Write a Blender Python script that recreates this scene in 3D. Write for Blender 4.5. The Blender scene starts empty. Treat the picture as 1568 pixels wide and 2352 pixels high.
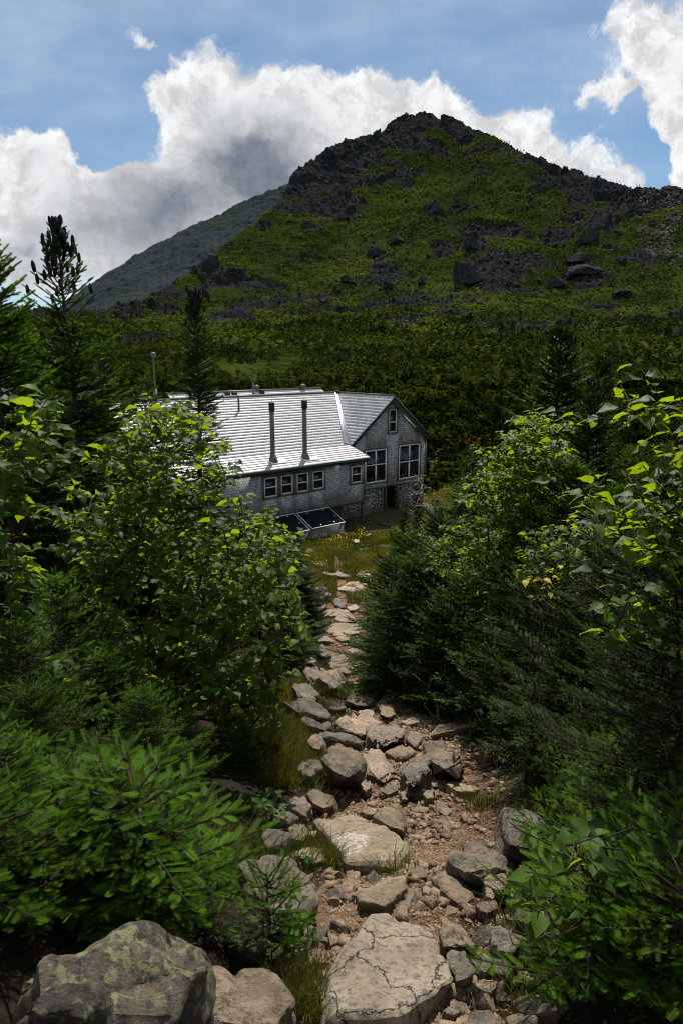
import bpy, bmesh, math, random
import numpy as np
from mathutils import Vector, Matrix
from mathutils import noise as mnoise

random.seed(7)
SC = bpy.context.scene
COL = SC.collection

# ------------------------------------------------------------------ camera
PITCH = math.radians(12.8)
CP, SP = math.cos(PITCH), math.sin(PITCH)
FPX = 1568.0                      # focal length in the 1568x2352 measuring frame (24 mm lens)
cam_d = bpy.data.cameras.new('camera')
cam_d.sensor_fit = 'VERTICAL'; cam_d.sensor_height = 36; cam_d.lens = 24
cam_d.clip_start = 0.05; cam_d.clip_end = 6000
cam_d.dof.use_dof = True; cam_d.dof.focus_distance = 9; cam_d.dof.aperture_fstop = 11
cam = bpy.data.objects.new('camera', cam_d); COL.objects.link(cam)
cam.location = (0, 0, 0); cam.rotation_euler = (math.pi / 2 - PITCH, 0, 0)
SC.camera = cam
SC.view_settings.view_transform = 'Standard'; SC.view_settings.look = 'None'
SC.view_settings.exposure = 0.42; SC.view_settings.gamma = 1
SC.render.engine = 'CYCLES'
SC.cycles.max_bounces = 6; SC.cycles.diffuse_bounces = 2; SC.cycles.glossy_bounces = 2
SC.cycles.transmission_bounces = 4; SC.cycles.use_denoising = True
SC.cycles.sample_clamp_indirect = 4.0; SC.cycles.pixel_filter_type = 'BLACKMAN_HARRIS'; SC.cycles.filter_width = 1.05

def ray(px, py):
    """world direction of a pixel of the 1568x2352 measuring frame, camera at the origin"""
    x = (px - 784) / FPX; u = (1176 - py) / FPX
    return np.array([x, CP + u * SP, -SP + u * CP])
def proj(p):
    f = p[1] * CP - p[2] * SP; u = p[1] * SP + p[2] * CP
    return 784 + FPX * p[0] / f, 1176 - FPX * u / f

# ------------------------------------------------------------------ sky and sun
SUN_EL, SUN_AZ = math.radians(54.5), math.radians(7)
sun_dir = Vector((math.cos(SUN_EL) * math.sin(SUN_AZ), math.cos(SUN_EL) * math.cos(SUN_AZ), math.sin(SUN_EL)))
sd = bpy.data.lights.new('sun', 'SUN'); sd.energy = 5.0; sd.angle = math.radians(0.5); sd.color = (1.0, 0.94, 0.84)
sun = bpy.data.objects.new('sun', sd); COL.objects.link(sun)
sun.rotation_euler = sun_dir.to_track_quat('Z', 'Y').to_euler()

class NT:
    """tiny node-tree writer"""
    def __init__(s, tree): s.t = tree; s.n = tree.nodes; s.l = tree.links
    def new(s, kind, **kw):
        n = s.n.new(kind)
        for k, v in kw.items(): setattr(n, k, v)
        return n
    def put(s, sock, v):
        if isinstance(v, bpy.types.NodeSocket): s.l.new(v, sock)
        elif isinstance(v, (tuple, list)) and len(v) == 3 and sock.type == 'RGBA': sock.default_value = (*v, 1)
        else: sock.default_value = v
    def math(s, op, a, b=None, c=None, clamp=False):
        n = s.new('ShaderNodeMath', operation=op, use_clamp=clamp)
        for i, v in enumerate((a, b, c)):
            if v is not None: s.put(n.inputs[i], v)
        return n.outputs[0]
    def vmath(s, op, a, b=None, scale=None):
        n = s.new('ShaderNodeVectorMath', operation=op); s.put(n.inputs[0], a)
        if b is not None: s.put(n.inputs[1], b)
        if scale is not None: s.put(n.inputs['Scale'], scale)
        return n.outputs['Value' if op in ('LENGTH', 'DOT_PRODUCT') else 'Vector']
    def mix(s, f, a, b, blend='MIX'):
        n = s.new('ShaderNodeMix', data_type='RGBA', blend_type=blend)
        s.put(n.inputs[0], f); s.put(n.inputs[6], a); s.put(n.inputs[7], b); return n.outputs[2]
    def noise(s, vec, scale, detail=4, rough=.55, out='Fac', dist=0.0):
        n = s.new('ShaderNodeTexNoise'); s.put(n.inputs['Vector'], vec); n.inputs['Scale'].default_value = scale
        n.inputs['Detail'].default_value = detail; n.inputs['Roughness'].default_value = rough; n.inputs['Distortion'].default_value = dist
        return n.outputs[out]
    def step(s, v, lo, hi, smooth=True):
        n = s.new('ShaderNodeMapRange'); n.interpolation_type = 'SMOOTHSTEP' if smooth else 'LINEAR'
        s.put(n.inputs[0], v); n.inputs[1].default_value = lo; n.inputs[2].default_value = hi; return n.outputs[0]

def skyuv(px, py):
    d = ray(px, py); return d[0] / d[1], d[2] / d[1]

world = bpy.data.worlds.new('World'); SC.world = world; world.use_nodes = True
w = NT(world.node_tree); w.n.clear()
sky = w.new('ShaderNodeTexSky', sky_type='NISHITA', sun_disc=False, sun_elevation=SUN_EL, sun_rotation=SUN_AZ,
            altitude=1500, air_density=1.0, dust_density=1.0, ozone_density=2.5)
geo = w.new('ShaderNodeTexCoord').outputs['Generated']
sep = w.new('ShaderNodeSeparateXYZ'); w.put(sep.inputs[0], geo)
ysafe = w.math('MAXIMUM', sep.outputs[1], 0.15)
comb = w.new('ShaderNodeCombineXYZ')
w.put(comb.inputs[0], w.math('DIVIDE', sep.outputs[0], ysafe)); w.put(comb.inputs[1], w.math('DIVIDE', sep.outputs[2], ysafe))
P = comb.outputs[0]
# domain warp gives the cumulus heads their curls
warp = w.vmath('SCALE', w.vmath('SUBTRACT', w.noise(P, 7.0, 5, .6, 'Color'), (.5, .5, .5)), scale=.14)
PW = w.vmath('ADD', P, warp)
# cloud banks standing over the ridge: (x, y, rx, ry, weight)
BL = [(490,210,90,66,1),(400,225,90,45,.9),(570,270,160,110,1),(450,340,120,110,1),(650,340,150,100,1),(600,440,220,110,1.1),
      (905,232,100,62,1),(1010,275,120,70,1),(800,340,150,120,1),(1225,305,70,55,1),(1120,330,110,70,1),(1330,375,90,55,1),(1425,425,60,40,.9),
      (70,310,90,50,.9),(120,375,100,80,1),(220,490,150,75,1),(60,470,190,110,1),(380,500,160,90,1),(285,335,65,70,-1.1),(120,262,60,26,-.5),(1450,290,40,90,-.8),(1505,400,30,50,-.6),(90,560,190,70,1),(290,560,130,60,.9),
      (1520,210,120,85,1),(1440,50,100,70,.85),(1540,120,90,100,.95),(1380,222,80,20,.6),(1545,320,70,90,.9),(1590,420,60,60,.7),(290,42,40,22,.52),(320,70,40,18,.45),(350,95,40,12,.45),
      (-200,420,190,200,1),(1850,150,200,200,1),(1800,-150,200,120,.8),(350,-420,300,120,.7),(1100,-600,300,100,.6)]
def field(vec, blobs, sx=FPX, k=.98):
    acc = None
    for cx, cy, rx, ry, wt in blobs:
        u, v = skyuv(cx, cy)
        d = w.vmath('SUBTRACT', vec, (u, v, 0))
        d = w.vmath('MULTIPLY', d, (sx / (rx * k), sx / (ry * k), 1))
        g = w.math('EXPONENT', w.math('MULTIPLY', w.vmath('DOT_PRODUCT', d, d), -1.0))
        acc = w.math('MULTIPLY', g, wt) if acc is None else w.math('ADD', acc, w.math('MULTIPLY', g, wt))
    return acc
F = field(PW, BL)
fine = w.noise(PW, 16, 10, .62)
F2 = w.math('ADD', F, w.math('MULTIPLY', w.math('SUBTRACT', fine, .5), 1.9))
wisp = w.noise(P, 9, 8, .7)
dens = w.step(w.math('ADD', F2, w.math('MULTIPLY', w.math('SUBTRACT', wisp, .5), .5)), .47, .92)
# thick cloud lets less of the sun behind it through
DK = [(560,420,190,80,1.0),(490,245,60,28,.55),(650,380,110,60,.6),(330,540,150,60,.75),(90,540,160,40,.6),(90,370,60,30,.4),(220,610,160,24,.6),(950,290,60,30,.45),(380,420,120,60,.6),(560,330,100,50,.5),(1480,130,40,30,.3),
      (700,480,120,60,.6),(1300,380,60,30,.3),(1180,350,60,30,.25),(20,600,100,40,.5)]
D = field(PW, DK, k=1.2)
curl = w.noise(PW, 11, 8, .6)
big = w.noise(PW, 4.5, 6, .6)
D2 = w.math('MULTIPLY', D, w.math('ADD', .22, w.math('MULTIPLY', w.step(big, .25, .75), .5)))
D2 = w.math('ADD', D2, w.math('MULTIPLY', w.math('SUBTRACT', curl, .5), 1.25), clamp=True)
thick = w.step(F2, .9, 2.4)
shade = w.math('ADD', D2, w.math('MULTIPLY', thick, .16), clamp=True)
ccol = w.mix(w.step(shade, 0.0, 1.25), (1.18, 1.18, 1.19), (.15, .185, .25))
puff = w.noise(PW, 22, 9, .66)
ccol = w.vmath('SCALE', ccol, scale=w.math('ADD', .66, w.math('MULTIPLY', w.step(w.math('ADD', w.math('MULTIPLY', puff, .6), w.math('MULTIPLY', curl, .4)), .36, .62), .40)))
veil = w.math('MULTIPLY', w.step(w.noise(w.vmath('MULTIPLY', P, (1.0, 2.2, 1.)), 2.6, 6, .6), .30, .75), .34)
skybg = w.new('ShaderNodeBackground'); skybg.inputs[1].default_value = .070
hue = w.mix(1.0, sky.outputs[0], (.90, 1.01, 1.0), 'MULTIPLY'); w.put(skybg.inputs[0], w.mix(veil, hue, (9.5, 10.5, 11.5)))
cbg = w.new('ShaderNodeBackground'); w.put(cbg.inputs[0], ccol); cbg.inputs[1].default_value = .62
mx = w.new('ShaderNodeMixShader')
rear = w.math('MULTIPLY', w.step(w.noise(geo, 2.2, 6, .6), .46, .62), w.step(sep.outputs[1], .1, -.1))  # unseen noise clouds behind the camera, added to lift the ambient light
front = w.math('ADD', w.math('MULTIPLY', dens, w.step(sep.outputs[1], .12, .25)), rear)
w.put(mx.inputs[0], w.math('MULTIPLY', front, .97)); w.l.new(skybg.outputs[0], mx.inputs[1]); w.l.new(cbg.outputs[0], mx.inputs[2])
wo = w.new('ShaderNodeOutputWorld'); w.l.new(mx.outputs[0], wo.inputs[0])

# ------------------------------------------------------------------ numpy noise
def _h(ix, iy, s):
    n = (ix.astype(np.int64) * 374761393 + iy.astype(np.int64) * 668265263 + s * 1274126177) & 0xffffffff
    n = ((n ^ (n >> 13)) * 1274126177) & 0xffffffff
    return ((n ^ (n >> 16)) & 0xffffff) / float(0xffffff)
def vnoise(x, y, s=0):
    ix = np.floor(x); iy = np.floor(y); fx = x - ix; fy = y - iy
    fx = fx * fx * (3 - 2 * fx); fy = fy * fy * (3 - 2 * fy)
    a = _h(ix, iy, s); b = _h(ix + 1, iy, s); c = _h(ix, iy + 1, s); d = _h(ix + 1, iy + 1, s)
    return (a + (b - a) * fx) * (1 - fy) + (c + (d - c) * fx) * fy - .5
def fbm(x, y, o=4, s=0, g=.5):
    r = 0; a = 1
    for i in range(o):
        r = r + a * vnoise(x, y, s + i * 17); x = x * 2.03 + 5.1; y = y * 2.03 - 3.7; a *= g
    return r
def facets(x, y, s=0):
    """angular blocks: every Voronoi cell is its own tilted plane"""
    ix = np.floor(x); iy = np.floor(y)
    best = np.full(x.shape, 9e9); out = np.zeros(x.shape)
    for dx in (-1, 0, 1):
        for dy in (-1, 0, 1):
            cx = ix + dx; cy = iy + dy
            px = cx + _h(cx, cy, s); py = cy + _h(cx, cy, s + 1)
            d = (x - px) ** 2 + (y - py) ** 2
            v = (_h(cx, cy, s + 2) - .5) + (_h(cx, cy, s + 3) - .5) * 1.6 * (x - px) + (_h(cx, cy, s + 4) - .5) * 1.6 * (y - py)
            m = d < best; best = np.where(m, d, best); out = np.where(m, v, out)
    return out
def sstep(a, b, x):
    t = np.clip((x - a) / (b - a), 0, 1); return t * t * (3 - 2 * t)

# ------------------------------------------------------------------ mesh helpers
def mk(name, V, Fs, mats, smooth=False, attrs=None, matidx=None):
    """V (n,3); Fs array (m,k) or a list of such arrays"""
    if not isinstance(Fs, (list, tuple)): Fs = [Fs]
    Fs = [np.asarray(f, dtype=np.int32) for f in Fs if len(f)]
    me = bpy.data.meshes.new(name)
    V = np.asarray(V, dtype=np.float32)
    me.vertices.add(len(V)); me.vertices.foreach_set('co', V.ravel())
    loops = np.concatenate([f.ravel() for f in Fs]); tot = np.concatenate([np.full(len(f), f.shape[1]) for f in Fs])
    st = np.concatenate([[0], np.cumsum(tot)[:-1]]).astype(np.int32)
    me.loops.add(len(loops)); me.loops.foreach_set('vertex_index', loops)
    me.polygons.add(len(tot)); me.polygons.foreach_set('loop_start', st); me.polygons.foreach_set('loop_total', tot.astype(np.int32))
    if smooth: me.polygons.foreach_set('use_smooth', np.ones(len(tot), dtype=bool))
    for m in (mats if isinstance(mats, (list, tuple)) else [mats]): me.materials.append(m)
    if matidx is not None: me.polygons.foreach_set('material_index', np.asarray(matidx, dtype=np.int32))
    for k, a in (attrs or {}).items():
        at = me.attributes.new(k, 'FLOAT', 'POINT'); at.data.foreach_set('value', np.asarray(a, dtype=np.float32))
    me.update(calc_edges=True)
    return me
def link(name, me, parent=None, loc=None, rotz=None, label=None, cat=None, group=None, kind=None):
    o = bpy.data.objects.new(name, me); COL.objects.link(o)
    if parent is not None: o.parent = parent
    if loc is not None: o.location = loc
    if rotz is not None: o.rotation_euler = (0, 0, rotz)
    if label: o['label'] = label
    if cat: o['category'] = cat
    if group: o['group'] = group
    if kind: o['kind'] = kind
    return o
def norm(v): return v / np.maximum(np.linalg.norm(v, axis=-1, keepdims=True), 1e-9)
def frames(d, up):
    X = norm(d); Y = norm(np.cross(up, X)); Z = np.cross(X, Y); return X, Y, Z
def instance(T, TF, O, X, Y, Z, S):
    """place template T/TF at every origin; returns V, F"""
    n = len(O); S = np.asarray(S).reshape(-1, 1, 1)
    V = O[:, None, :] + S * (T[None, :, 0:1] * X[:, None, :] + T[None, :, 1:2] * Y[:, None, :] + T[None, :, 2:3] * Z[:, None, :])
    Fc = TF[None] + (np.arange(n) * len(T))[:, None, None]
    return V.reshape(-1, 3), Fc.reshape(-1, TF.shape[1])
def sticks(A, B, ra, rb, k=4):
    A = np.asarray(A, float); B = np.asarray(B, float); n = len(A)
    ra = np.broadcast_to(np.asarray(ra, float), (n,)); rb = np.broadcast_to(np.asarray(rb, float), (n,))
    d = norm(B - A + 1e-9); up = np.where(np.abs(d[:, 2:3]) > .9, [[1., 0, 0]], [[0., 0, 1.]])
    X, Y, Z = frames(d, up)
    ang = np.arange(k) * 2 * math.pi / k
    ring = np.cos(ang)[None, :, None] * Y[:, None, :] + np.sin(ang)[None, :, None] * Z[:, None, :]
    V = np.concatenate([A[:, None] + ring * ra[:, None, None], B[:, None] + ring * rb[:, None, None]], 1)
    i = np.arange(k); j = (i + 1) % k
    q = np.stack([i, j, j + k, i + k], 1)
    return V.reshape(-1, 3), (q[None] + (np.arange(n) * 2 * k)[:, None, None]).reshape(-1, 4)
def tube(pts, rad, k=8):
    """one closed tapering tube through pts"""
    pts = np.asarray(pts, float); n = len(pts); V = []
    for i in range(n):
        d = pts[min(i + 1, n - 1)] - pts[max(i - 1, 0)]; d = d / np.linalg.norm(d)
        up = np.array([1., 0, 0]) if abs(d[2]) > .8 else np.array([0, 0, 1.])
        Y = np.cross(up, d); Y /= np.linalg.norm(Y); Z = np.cross(d, Y)
        for a in range(k):
            t = a * 2 * math.pi / k; V.append(pts[i] + rad[i] * (math.cos(t) * Y + math.sin(t) * Z))
    Fq = [[i * k + a, i * k + (a + 1) % k, (i + 1) * k + (a + 1) % k, (i + 1) * k + a] for i in range(n - 1) for a in range(k)]
    V += [pts[0], pts[-1]]
    Ft = [[n * k, (a + 1) % k, a] for a in range(k)] + [[n * k + 1, (n - 1) * k + a, (n - 1) * k + (a + 1) % k] for a in range(k)]
    return np.array(V), np.array(Fq), np.array(Ft)
class MB:
    """collects simple solids into one mesh"""
    def __init__(s): s.V = []; s.F = {}; s.n = 0
    def add(s, V, *Fs):
        for f in Fs:
            f = np.asarray(f); s.F.setdefault(f.shape[1], []).append(f + s.n)
        s.V.append(np.asarray(V, float)); s.n += len(V)
    def box(s, x0, x1, y0, y1, z0, z1):
        V = [(x, y, z) for z in (z0, z1) for y in (y0, y1) for x in (x0, x1)]
        s.add(V, [[0, 2, 3, 1], [4, 5, 7, 6], [0, 1, 5, 4], [2, 6, 7, 3], [0, 4, 6, 2], [1, 3, 7, 5]])
    def quad(s, *p): s.add(p, [[0, 1, 2, 3]])
    def tube(s, pts, rad, k=8): s.add(*tube(pts, rad, k))
    def prism(s, poly, dirv):
        """extrude a 3D polygon along dirv"""
        p = np.asarray(poly, float); q = p + np.asarray(dirv, float); n = len(p)
        s.add(np.vstack([p, q]), [list(range(n))[::-1]], [list(range(n, 2 * n))]) if n > 2 else None
        b = s.n - 2 * n
        s.F.setdefault(4, []).append(np.array([[i, (i + 1) % n, (i + 1) % n + n, i + n] for i in range(n)]) + b)
    def mesh(s, name, mats, smooth=False):
        return mk(name, np.vstack(s.V), [np.vstack(v) for v in s.F.values()], mats, smooth)

# ------------------------------------------------------------------ materials
def mat(name, build):
    m = bpy.data.materials.new(name); m.use_nodes = True; t = NT(m.node_tree); t.n.clear()
    out = t.new('ShaderNodeOutputMaterial'); res = build(t); t.l.new(res, out.inputs[0]); return m
def principled(t, col, rough=.8, spec=.3, metal=0.0, bump=None, bstr=.5, bdist=.02):
    p = t.new('ShaderNodeBsdfPrincipled'); t.put(p.inputs['Base Color'], col); t.put(p.inputs['Roughness'], rough)
    p.inputs['Specular IOR Level'].default_value = spec; p.inputs['Metallic'].default_value = metal
    if bump is not None:
        b = t.new('ShaderNodeBump'); b.inputs['Strength'].default_value = bstr; b.inputs['Distance'].default_value = bdist
        t.put(b.inputs['Height'], bump); t.l.new(b.outputs[0], p.inputs['Normal'])
    return p.outputs[0]
def objco(t): return t.new('ShaderNodeTexCoord').outputs['Object']
def wpos(t): return t.new('ShaderNodeNewGeometry').outputs['Position']
def attr(t, n): return t.new('ShaderNodeAttribute', attribute_name=n).outputs['Fac']
def rnd(t): return t.new('ShaderNodeObjectInfo').outputs['Random']

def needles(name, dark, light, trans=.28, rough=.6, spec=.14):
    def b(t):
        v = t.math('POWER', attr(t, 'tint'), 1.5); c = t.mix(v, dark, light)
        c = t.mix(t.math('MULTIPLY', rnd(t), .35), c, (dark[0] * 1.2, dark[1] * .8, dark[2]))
        p = principled(t, c, rough, spec)
        tr = t.new('ShaderNodeBsdfTranslucent'); t.put(tr.inputs[0], t.mix(1.0, c, (1.9, 1.7, .7), 'MULTIPLY'))
        m = t.new('ShaderNodeMixShader'); m.inputs[0].default_value = trans
        t.l.new(p, m.inputs[1]); t.l.new(tr.outputs[0], m.inputs[2]); return m.outputs[0]
    return mat(name, b)
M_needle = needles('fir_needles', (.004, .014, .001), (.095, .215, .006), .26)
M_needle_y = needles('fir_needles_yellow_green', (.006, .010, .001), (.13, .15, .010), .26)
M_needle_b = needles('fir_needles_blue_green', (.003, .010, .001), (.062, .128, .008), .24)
M_dry = needles('dry_needles', (.16, .035, .012), (.22, .06, .02), .2)
def leafmat(name, dark, light, back):
    def b(t):
        v = attr(t, 'tint'); c = t.mix(v, dark, light)
        p = principled(t, c, .55, .16)
        tr = t.new('ShaderNodeBsdfTranslucent'); t.put(tr.inputs[0], t.mix(v, tuple(x * .7 for x in back), back))
        m = t.new('ShaderNodeMixShader'); m.inputs[0].default_value = .4
        t.l.new(p, m.inputs[1]); t.l.new(tr.outputs[0], m.inputs[2]); return m.outputs[0]
    return mat(name, b)
M_leaf = leafmat('birch_leaf', (.006, .022, .003), (.055, .115, .009), (.40, .56, .012))
M_leaf_low = leafmat('low_plant_leaf', (.03, .08, .012), (.06, .13, .02), (.2, .38, .03))
M_leaf_yel = leafmat('yellow_leaf', (.4, .33, .03), (.5, .42, .04), (.6, .55, .04))
def bark(name, a, bcol):
    def f(t):
        n = t.noise(objco(t), 14, 6, .65); return principled(t, t.mix(t.step(n, .35, .65), a, bcol), .9, .2, bump=n, bstr=.6, bdist=.01)
    return mat(name, f)
M_bark = bark('fir_bark', (.035, .026, .02), (.10, .085, .07))
M_twig = bark('twig_bark', (.022, .014, .009), (.06, .04, .024))
M_dead = bark('dead_wood', (.16, .13, .105), (.38, .34, .30))
def conem(t): return principled(t, t.mix(t.noise(objco(t), 60, 3), (.008, .008, .012), (.03, .028, .032)), .7, .12, bump=t.noise(objco(t), 120, 2), bstr=.6, bdist=.004)
M_cone = mat('fir_cone', conem)
def rockmat(name, a, b, c, lichen=0.0, scale=1.0):
    def f(t):
        o = t.vmath('ADD', objco(t), t.vmath('SCALE', (7., 3., 5.), scale=rnd(t)))
        n1 = t.noise(o, 3.2 * scale, 8, .68); n2 = t.noise(o, 26 * scale, 8, .75); n3 = t.noise(o, 130 * scale, 3, .6)
        col = t.mix(t.step(n1, .42, .58), a, b); col = t.mix(t.step(n2, .48, .62), col, c)
        col = t.mix(t.math('MULTIPLY', t.step(n3, .6, .72), .55), col, tuple(min(1, x * 2.3) for x in b))
        col = t.mix(t.math('MULTIPLY', t.step(n3, .42, .3), .5), col, tuple(x * .35 for x in a))
        dirt = t.math('MULTIPLY', t.step(t.noise(wpos(t), 2.3, 5, .6), .5, .68), .55)
        col = t.mix(dirt, col, (.30, .19, .105))
        if lichen:
            ln = t.noise(o, 24, 7, .75, dist=.6); f2 = t.math('MULTIPLY', t.step(ln, .51, .56), t.step(t.noise(o, 4.5, 4), .40, .56))
            col = t.mix(t.math('MULTIPLY', f2, lichen), col, (.24, .27, .12))
        nc = t.new('ShaderNodeMath', operation='ADD'); t.put(nc.inputs[0], t.math('MULTIPLY', n1, 1.3)); t.put(nc.inputs[1], t.math('MULTIPLY', n2, .5))
        hgt = t.math('ADD', nc.outputs[0], t.math('MULTIPLY', n3, .09))
        val = t.math('ADD', .78, t.math('MULTIPLY', rnd(t), .44))
        col = t.vmath('SCALE', col, scale=val)
        return principled(t, col, .72, .35, bump=hgt, bstr=1.0, bdist=.06)
    return mat(name, f)
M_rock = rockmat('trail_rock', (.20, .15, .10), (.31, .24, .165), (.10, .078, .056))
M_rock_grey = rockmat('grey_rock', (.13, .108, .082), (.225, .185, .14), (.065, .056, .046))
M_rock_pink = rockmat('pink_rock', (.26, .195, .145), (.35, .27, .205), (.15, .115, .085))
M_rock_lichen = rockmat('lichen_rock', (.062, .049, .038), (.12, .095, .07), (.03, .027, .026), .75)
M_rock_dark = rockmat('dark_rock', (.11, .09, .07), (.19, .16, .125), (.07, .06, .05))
def crackrock(t):
    o = objco(t)
    n1 = t.noise(o, 4, 8, .66); n2 = t.noise(o, 40, 8, .75); n3 = t.noise(o, 160, 3, .6)
    v = t.new('ShaderNodeTexVoronoi', feature='DISTANCE_TO_EDGE'); v.inputs['Scale'].default_value = 3.1
    t.put(v.inputs['Vector'], t.vmath('ADD', o, t.vmath('SCALE', t.noise(o, 6, 6, .7, 'Color'), scale=.16)))
    crack = t.step(v.outputs[0], .0, .012)
    col = t.mix(t.step(n1, .38, .62), (.20, .16, .115), (.30, .25, .185)); col = t.mix(t.step(n2, .48, .6), col, (.11, .09, .068))
    col = t.mix(t.math('MULTIPLY', t.step(n3, .6, .72), .5), col, (.6, .56, .5))
    col = t.mix(crack, (.035, .028, .02), col)
    h = t.math('ADD', t.math('MULTIPLY', crack, .6), t.math('ADD', t.math('MULTIPLY', n1, .8), t.math('ADD', t.math('MULTIPLY', n2, .4), t.math('MULTIPLY', n3, .06))))
    return principled(t, col, .72, .35, bump=h, bstr=.9, bdist=.03)
M_rock_crack = mat('cracked_rock', crackrock)
def quartzrock(t):
    o = objco(t)
    n1 = t.noise(o, 4, 8, .66); n2 = t.noise(o, 40, 8, .75); n3 = t.noise(o, 160, 3, .6)
    col = t.mix(t.step(n1, .38, .62), (.19, .142, .095), (.28, .215, .145)); col = t.mix(t.step(n2, .48, .6), col, (.12, .092, .068))
    d = t.vmath('LENGTH', t.vmath('MULTIPLY', t.vmath('ADD', o, t.vmath('SCALE', t.noise(o, 12, 6, .7, 'Color'), scale=.12)), (8.5, 5.5, 0.)))
    q = t.math('MULTIPLY', t.step(d, 1.2, .8), t.step(n2, .45, .55))
    col = t.mix(t.math('MULTIPLY', q, .85), col, (.50, .46, .40))
    h = t.math('ADD', n1, t.math('ADD', t.math('MULTIPLY', n2, .4), t.math('MULTIPLY', n3, .06)))
    return principled(t, col, .7, .35, bump=h, bstr=.9, bdist=.03)
M_rock_quartz = mat('quartz_rock', quartzrock)

def groundmat(t):
    pos = wpos(t); tr = attr(t, 'trail'); gr = attr(t, 'grass')
    n1 = t.noise(pos, 1.6, 7, .65); n2 = t.noise(pos, 22, 8, .7); n3 = t.noise(pos, 120, 3)
    dirt = t.mix(t.step(n1, .4, .62), (.10, .046, .022), (.19, .105, .056)); dirt = t.mix(t.step(n2, .48, .64), dirt, (.22, .145, .09))
    dirt = t.mix(t.step(n3, .6, .7), dirt, (.07, .045, .03))
    duff = t.mix(t.step(n2, .4, .6), (.009, .0065, .004), (.026, .018, .010))  # forest duff, darkened so its colour carries the shade of the trees
    grass = t.mix(t.step(n1, .35, .65), (.038, .048, .012), (.075, .072, .024)); grass = t.mix(t.step(n2, .5, .7), grass, (.12, .095, .05))
    c = t.mix(tr, duff, dirt); c = t.mix(gr, c, grass)
    v = t.new('ShaderNodeTexVoronoi'); v.inputs['Scale'].default_value = 34; t.put(v.inputs['Vector'], pos)
    h = t.math('ADD', t.math('MULTIPLY', n2, .8), t.math('SUBTRACT', t.math('MULTIPLY', n3, .15), t.math('MULTIPLY', v.outputs[0], .35)))
    return principled(t, c, .95, .15, bump=h, bstr=1.0, bdist=.04)
M_ground = mat('ground', groundmat)
def hillmat(t):
    pos = wpos(t); r = attr(t, 'rock'); hi = attr(t, 'upper')
    n1 = t.noise(pos, .035, 6, .6); n2 = t.noise(pos, .35, 8, .7); n3 = t.noise(pos, 1.4, 4, .7)
    g = t.mix(t.step(n1, .4, .6), (.024, .038, .007), (.056, .080, .014)); g = t.mix(t.step(n2, .5, .68), g, (.080, .088, .024))
    g = t.mix(t.math('MULTIPLY', t.step(n3, .52, .4), .6), g, (.016, .024, .007))
    g = t.mix(t.math('MULTIPLY', t.step(n2, .38, .3), .7), g, (.085, .07, .035))
    g = t.mix(t.math('MULTIPLY', hi, .5), g, (.020, .028, .008))
    k = t.mix(t.step(n2, .35, .65), (.014, .016, .017), (.040, .042, .043)); k = t.mix(t.step(n3, .6, .7), k, (.088, .088, .086))
    f = t.step(t.math('ADD', r, t.math('MULTIPLY', t.math('SUBTRACT', n3, .5), .9)), .35, .6)
    return principled(t, t.mix(f, g, k), 1.0, .0, bump=t.math('ADD', n3, n2), bstr=1.0, bdist=.8)
M_hill = mat('mountain_slope', hillmat)
def farmat(t):
    pos = wpos(t); n1 = t.noise(pos, .012, 6, .6); n2 = t.noise(pos, .12, 8, .75); n3 = t.noise(pos, .5, 4, .7)
    c = t.mix(t.step(n1, .4, .6), (.050, .062, .076), (.048, .064, .056)); c = t.mix(t.step(n2, .5, .62), c, (.030, .038, .046)); c = t.mix(t.step(n3, .6, .68), c, (.07, .07, .07))  # grey talus shifted to blue: distance haze put into the rock colour
    return principled(t, c, 1.0, .0, bump=t.math('ADD', n2, n3), bstr=1.0, bdist=3)
M_far = mat('far_ridge_hazed_talus', farmat)
def simple(name, col, rough=.7, spec=.3, metal=0.0, var=.25, sc=8.0, bd=.004):
    def f(t):
        n = t.noise(objco(t), sc, 6, .65)
        c = t.mix(t.step(n, .3, .7), tuple(x * (1 - var) for x in col), tuple(min(1, x * (1 + var)) for x in col))
        return principled(t, c, rough, spec, metal, bump=n, bstr=.4, bdist=bd)
    return mat(name, f)
M_boulder = simple('mountain_boulder', (.034, .036, .039), 1.0, .02, var=.5, sc=1.2, bd=.2)
M_scree = simple('mountain_scree', (.048, .048, .047), 1.0, .02, var=.6, sc=.7, bd=.2)
M_palescree = simple('pale_scree', (.125, .115, .11), .9, .2, var=.4, sc=.9, bd=.2)
M_gravel = simple('gravel_stone', (.165, .115, .076), .85, .25, var=.6, sc=16.0)
M_white = simple('white_paint', (.72, .73, .72), .5, .4, var=.05)
M_flash = simple('valley_metal', (.75, .76, .78), .35, .5, metal=.3, var=.06)
M_green = simple('dark_green_trim', (.012, .030, .022), .5, .4, var=.2)
M_casing = simple('weathered_casing', (.14, .115, .095), .85, .2, var=.25)
M_flue = simple('flue_metal', (.10, .115, .125), .55, .5, metal=.2, var=.15)
M_cap = simple('flue_cap', (.02, .018, .018), .6, .4, var=.2)
M_panel = simple('black_panel', (.006, .009, .011), .65, .08, var=.2, sc=2)
M_boxg = simple('grey_box', (.16, .16, .15), .8, .2, var=.2)
M_concrete = simple('post_timber', (.07, .05, .04), .85, .2, var=.3)
M_log = simple('cut_timber', (.38, .30, .21), .85, .2, var=.3)
M_void = simple('crawlspace_shade', (.02, .017, .014), .9, .1, var=.3)  # near-black sheets that stand in for the shade under the floor
M_bolt = simple('steel_bolt', (.6, .6, .6), .4, .5, metal=.5)
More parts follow.
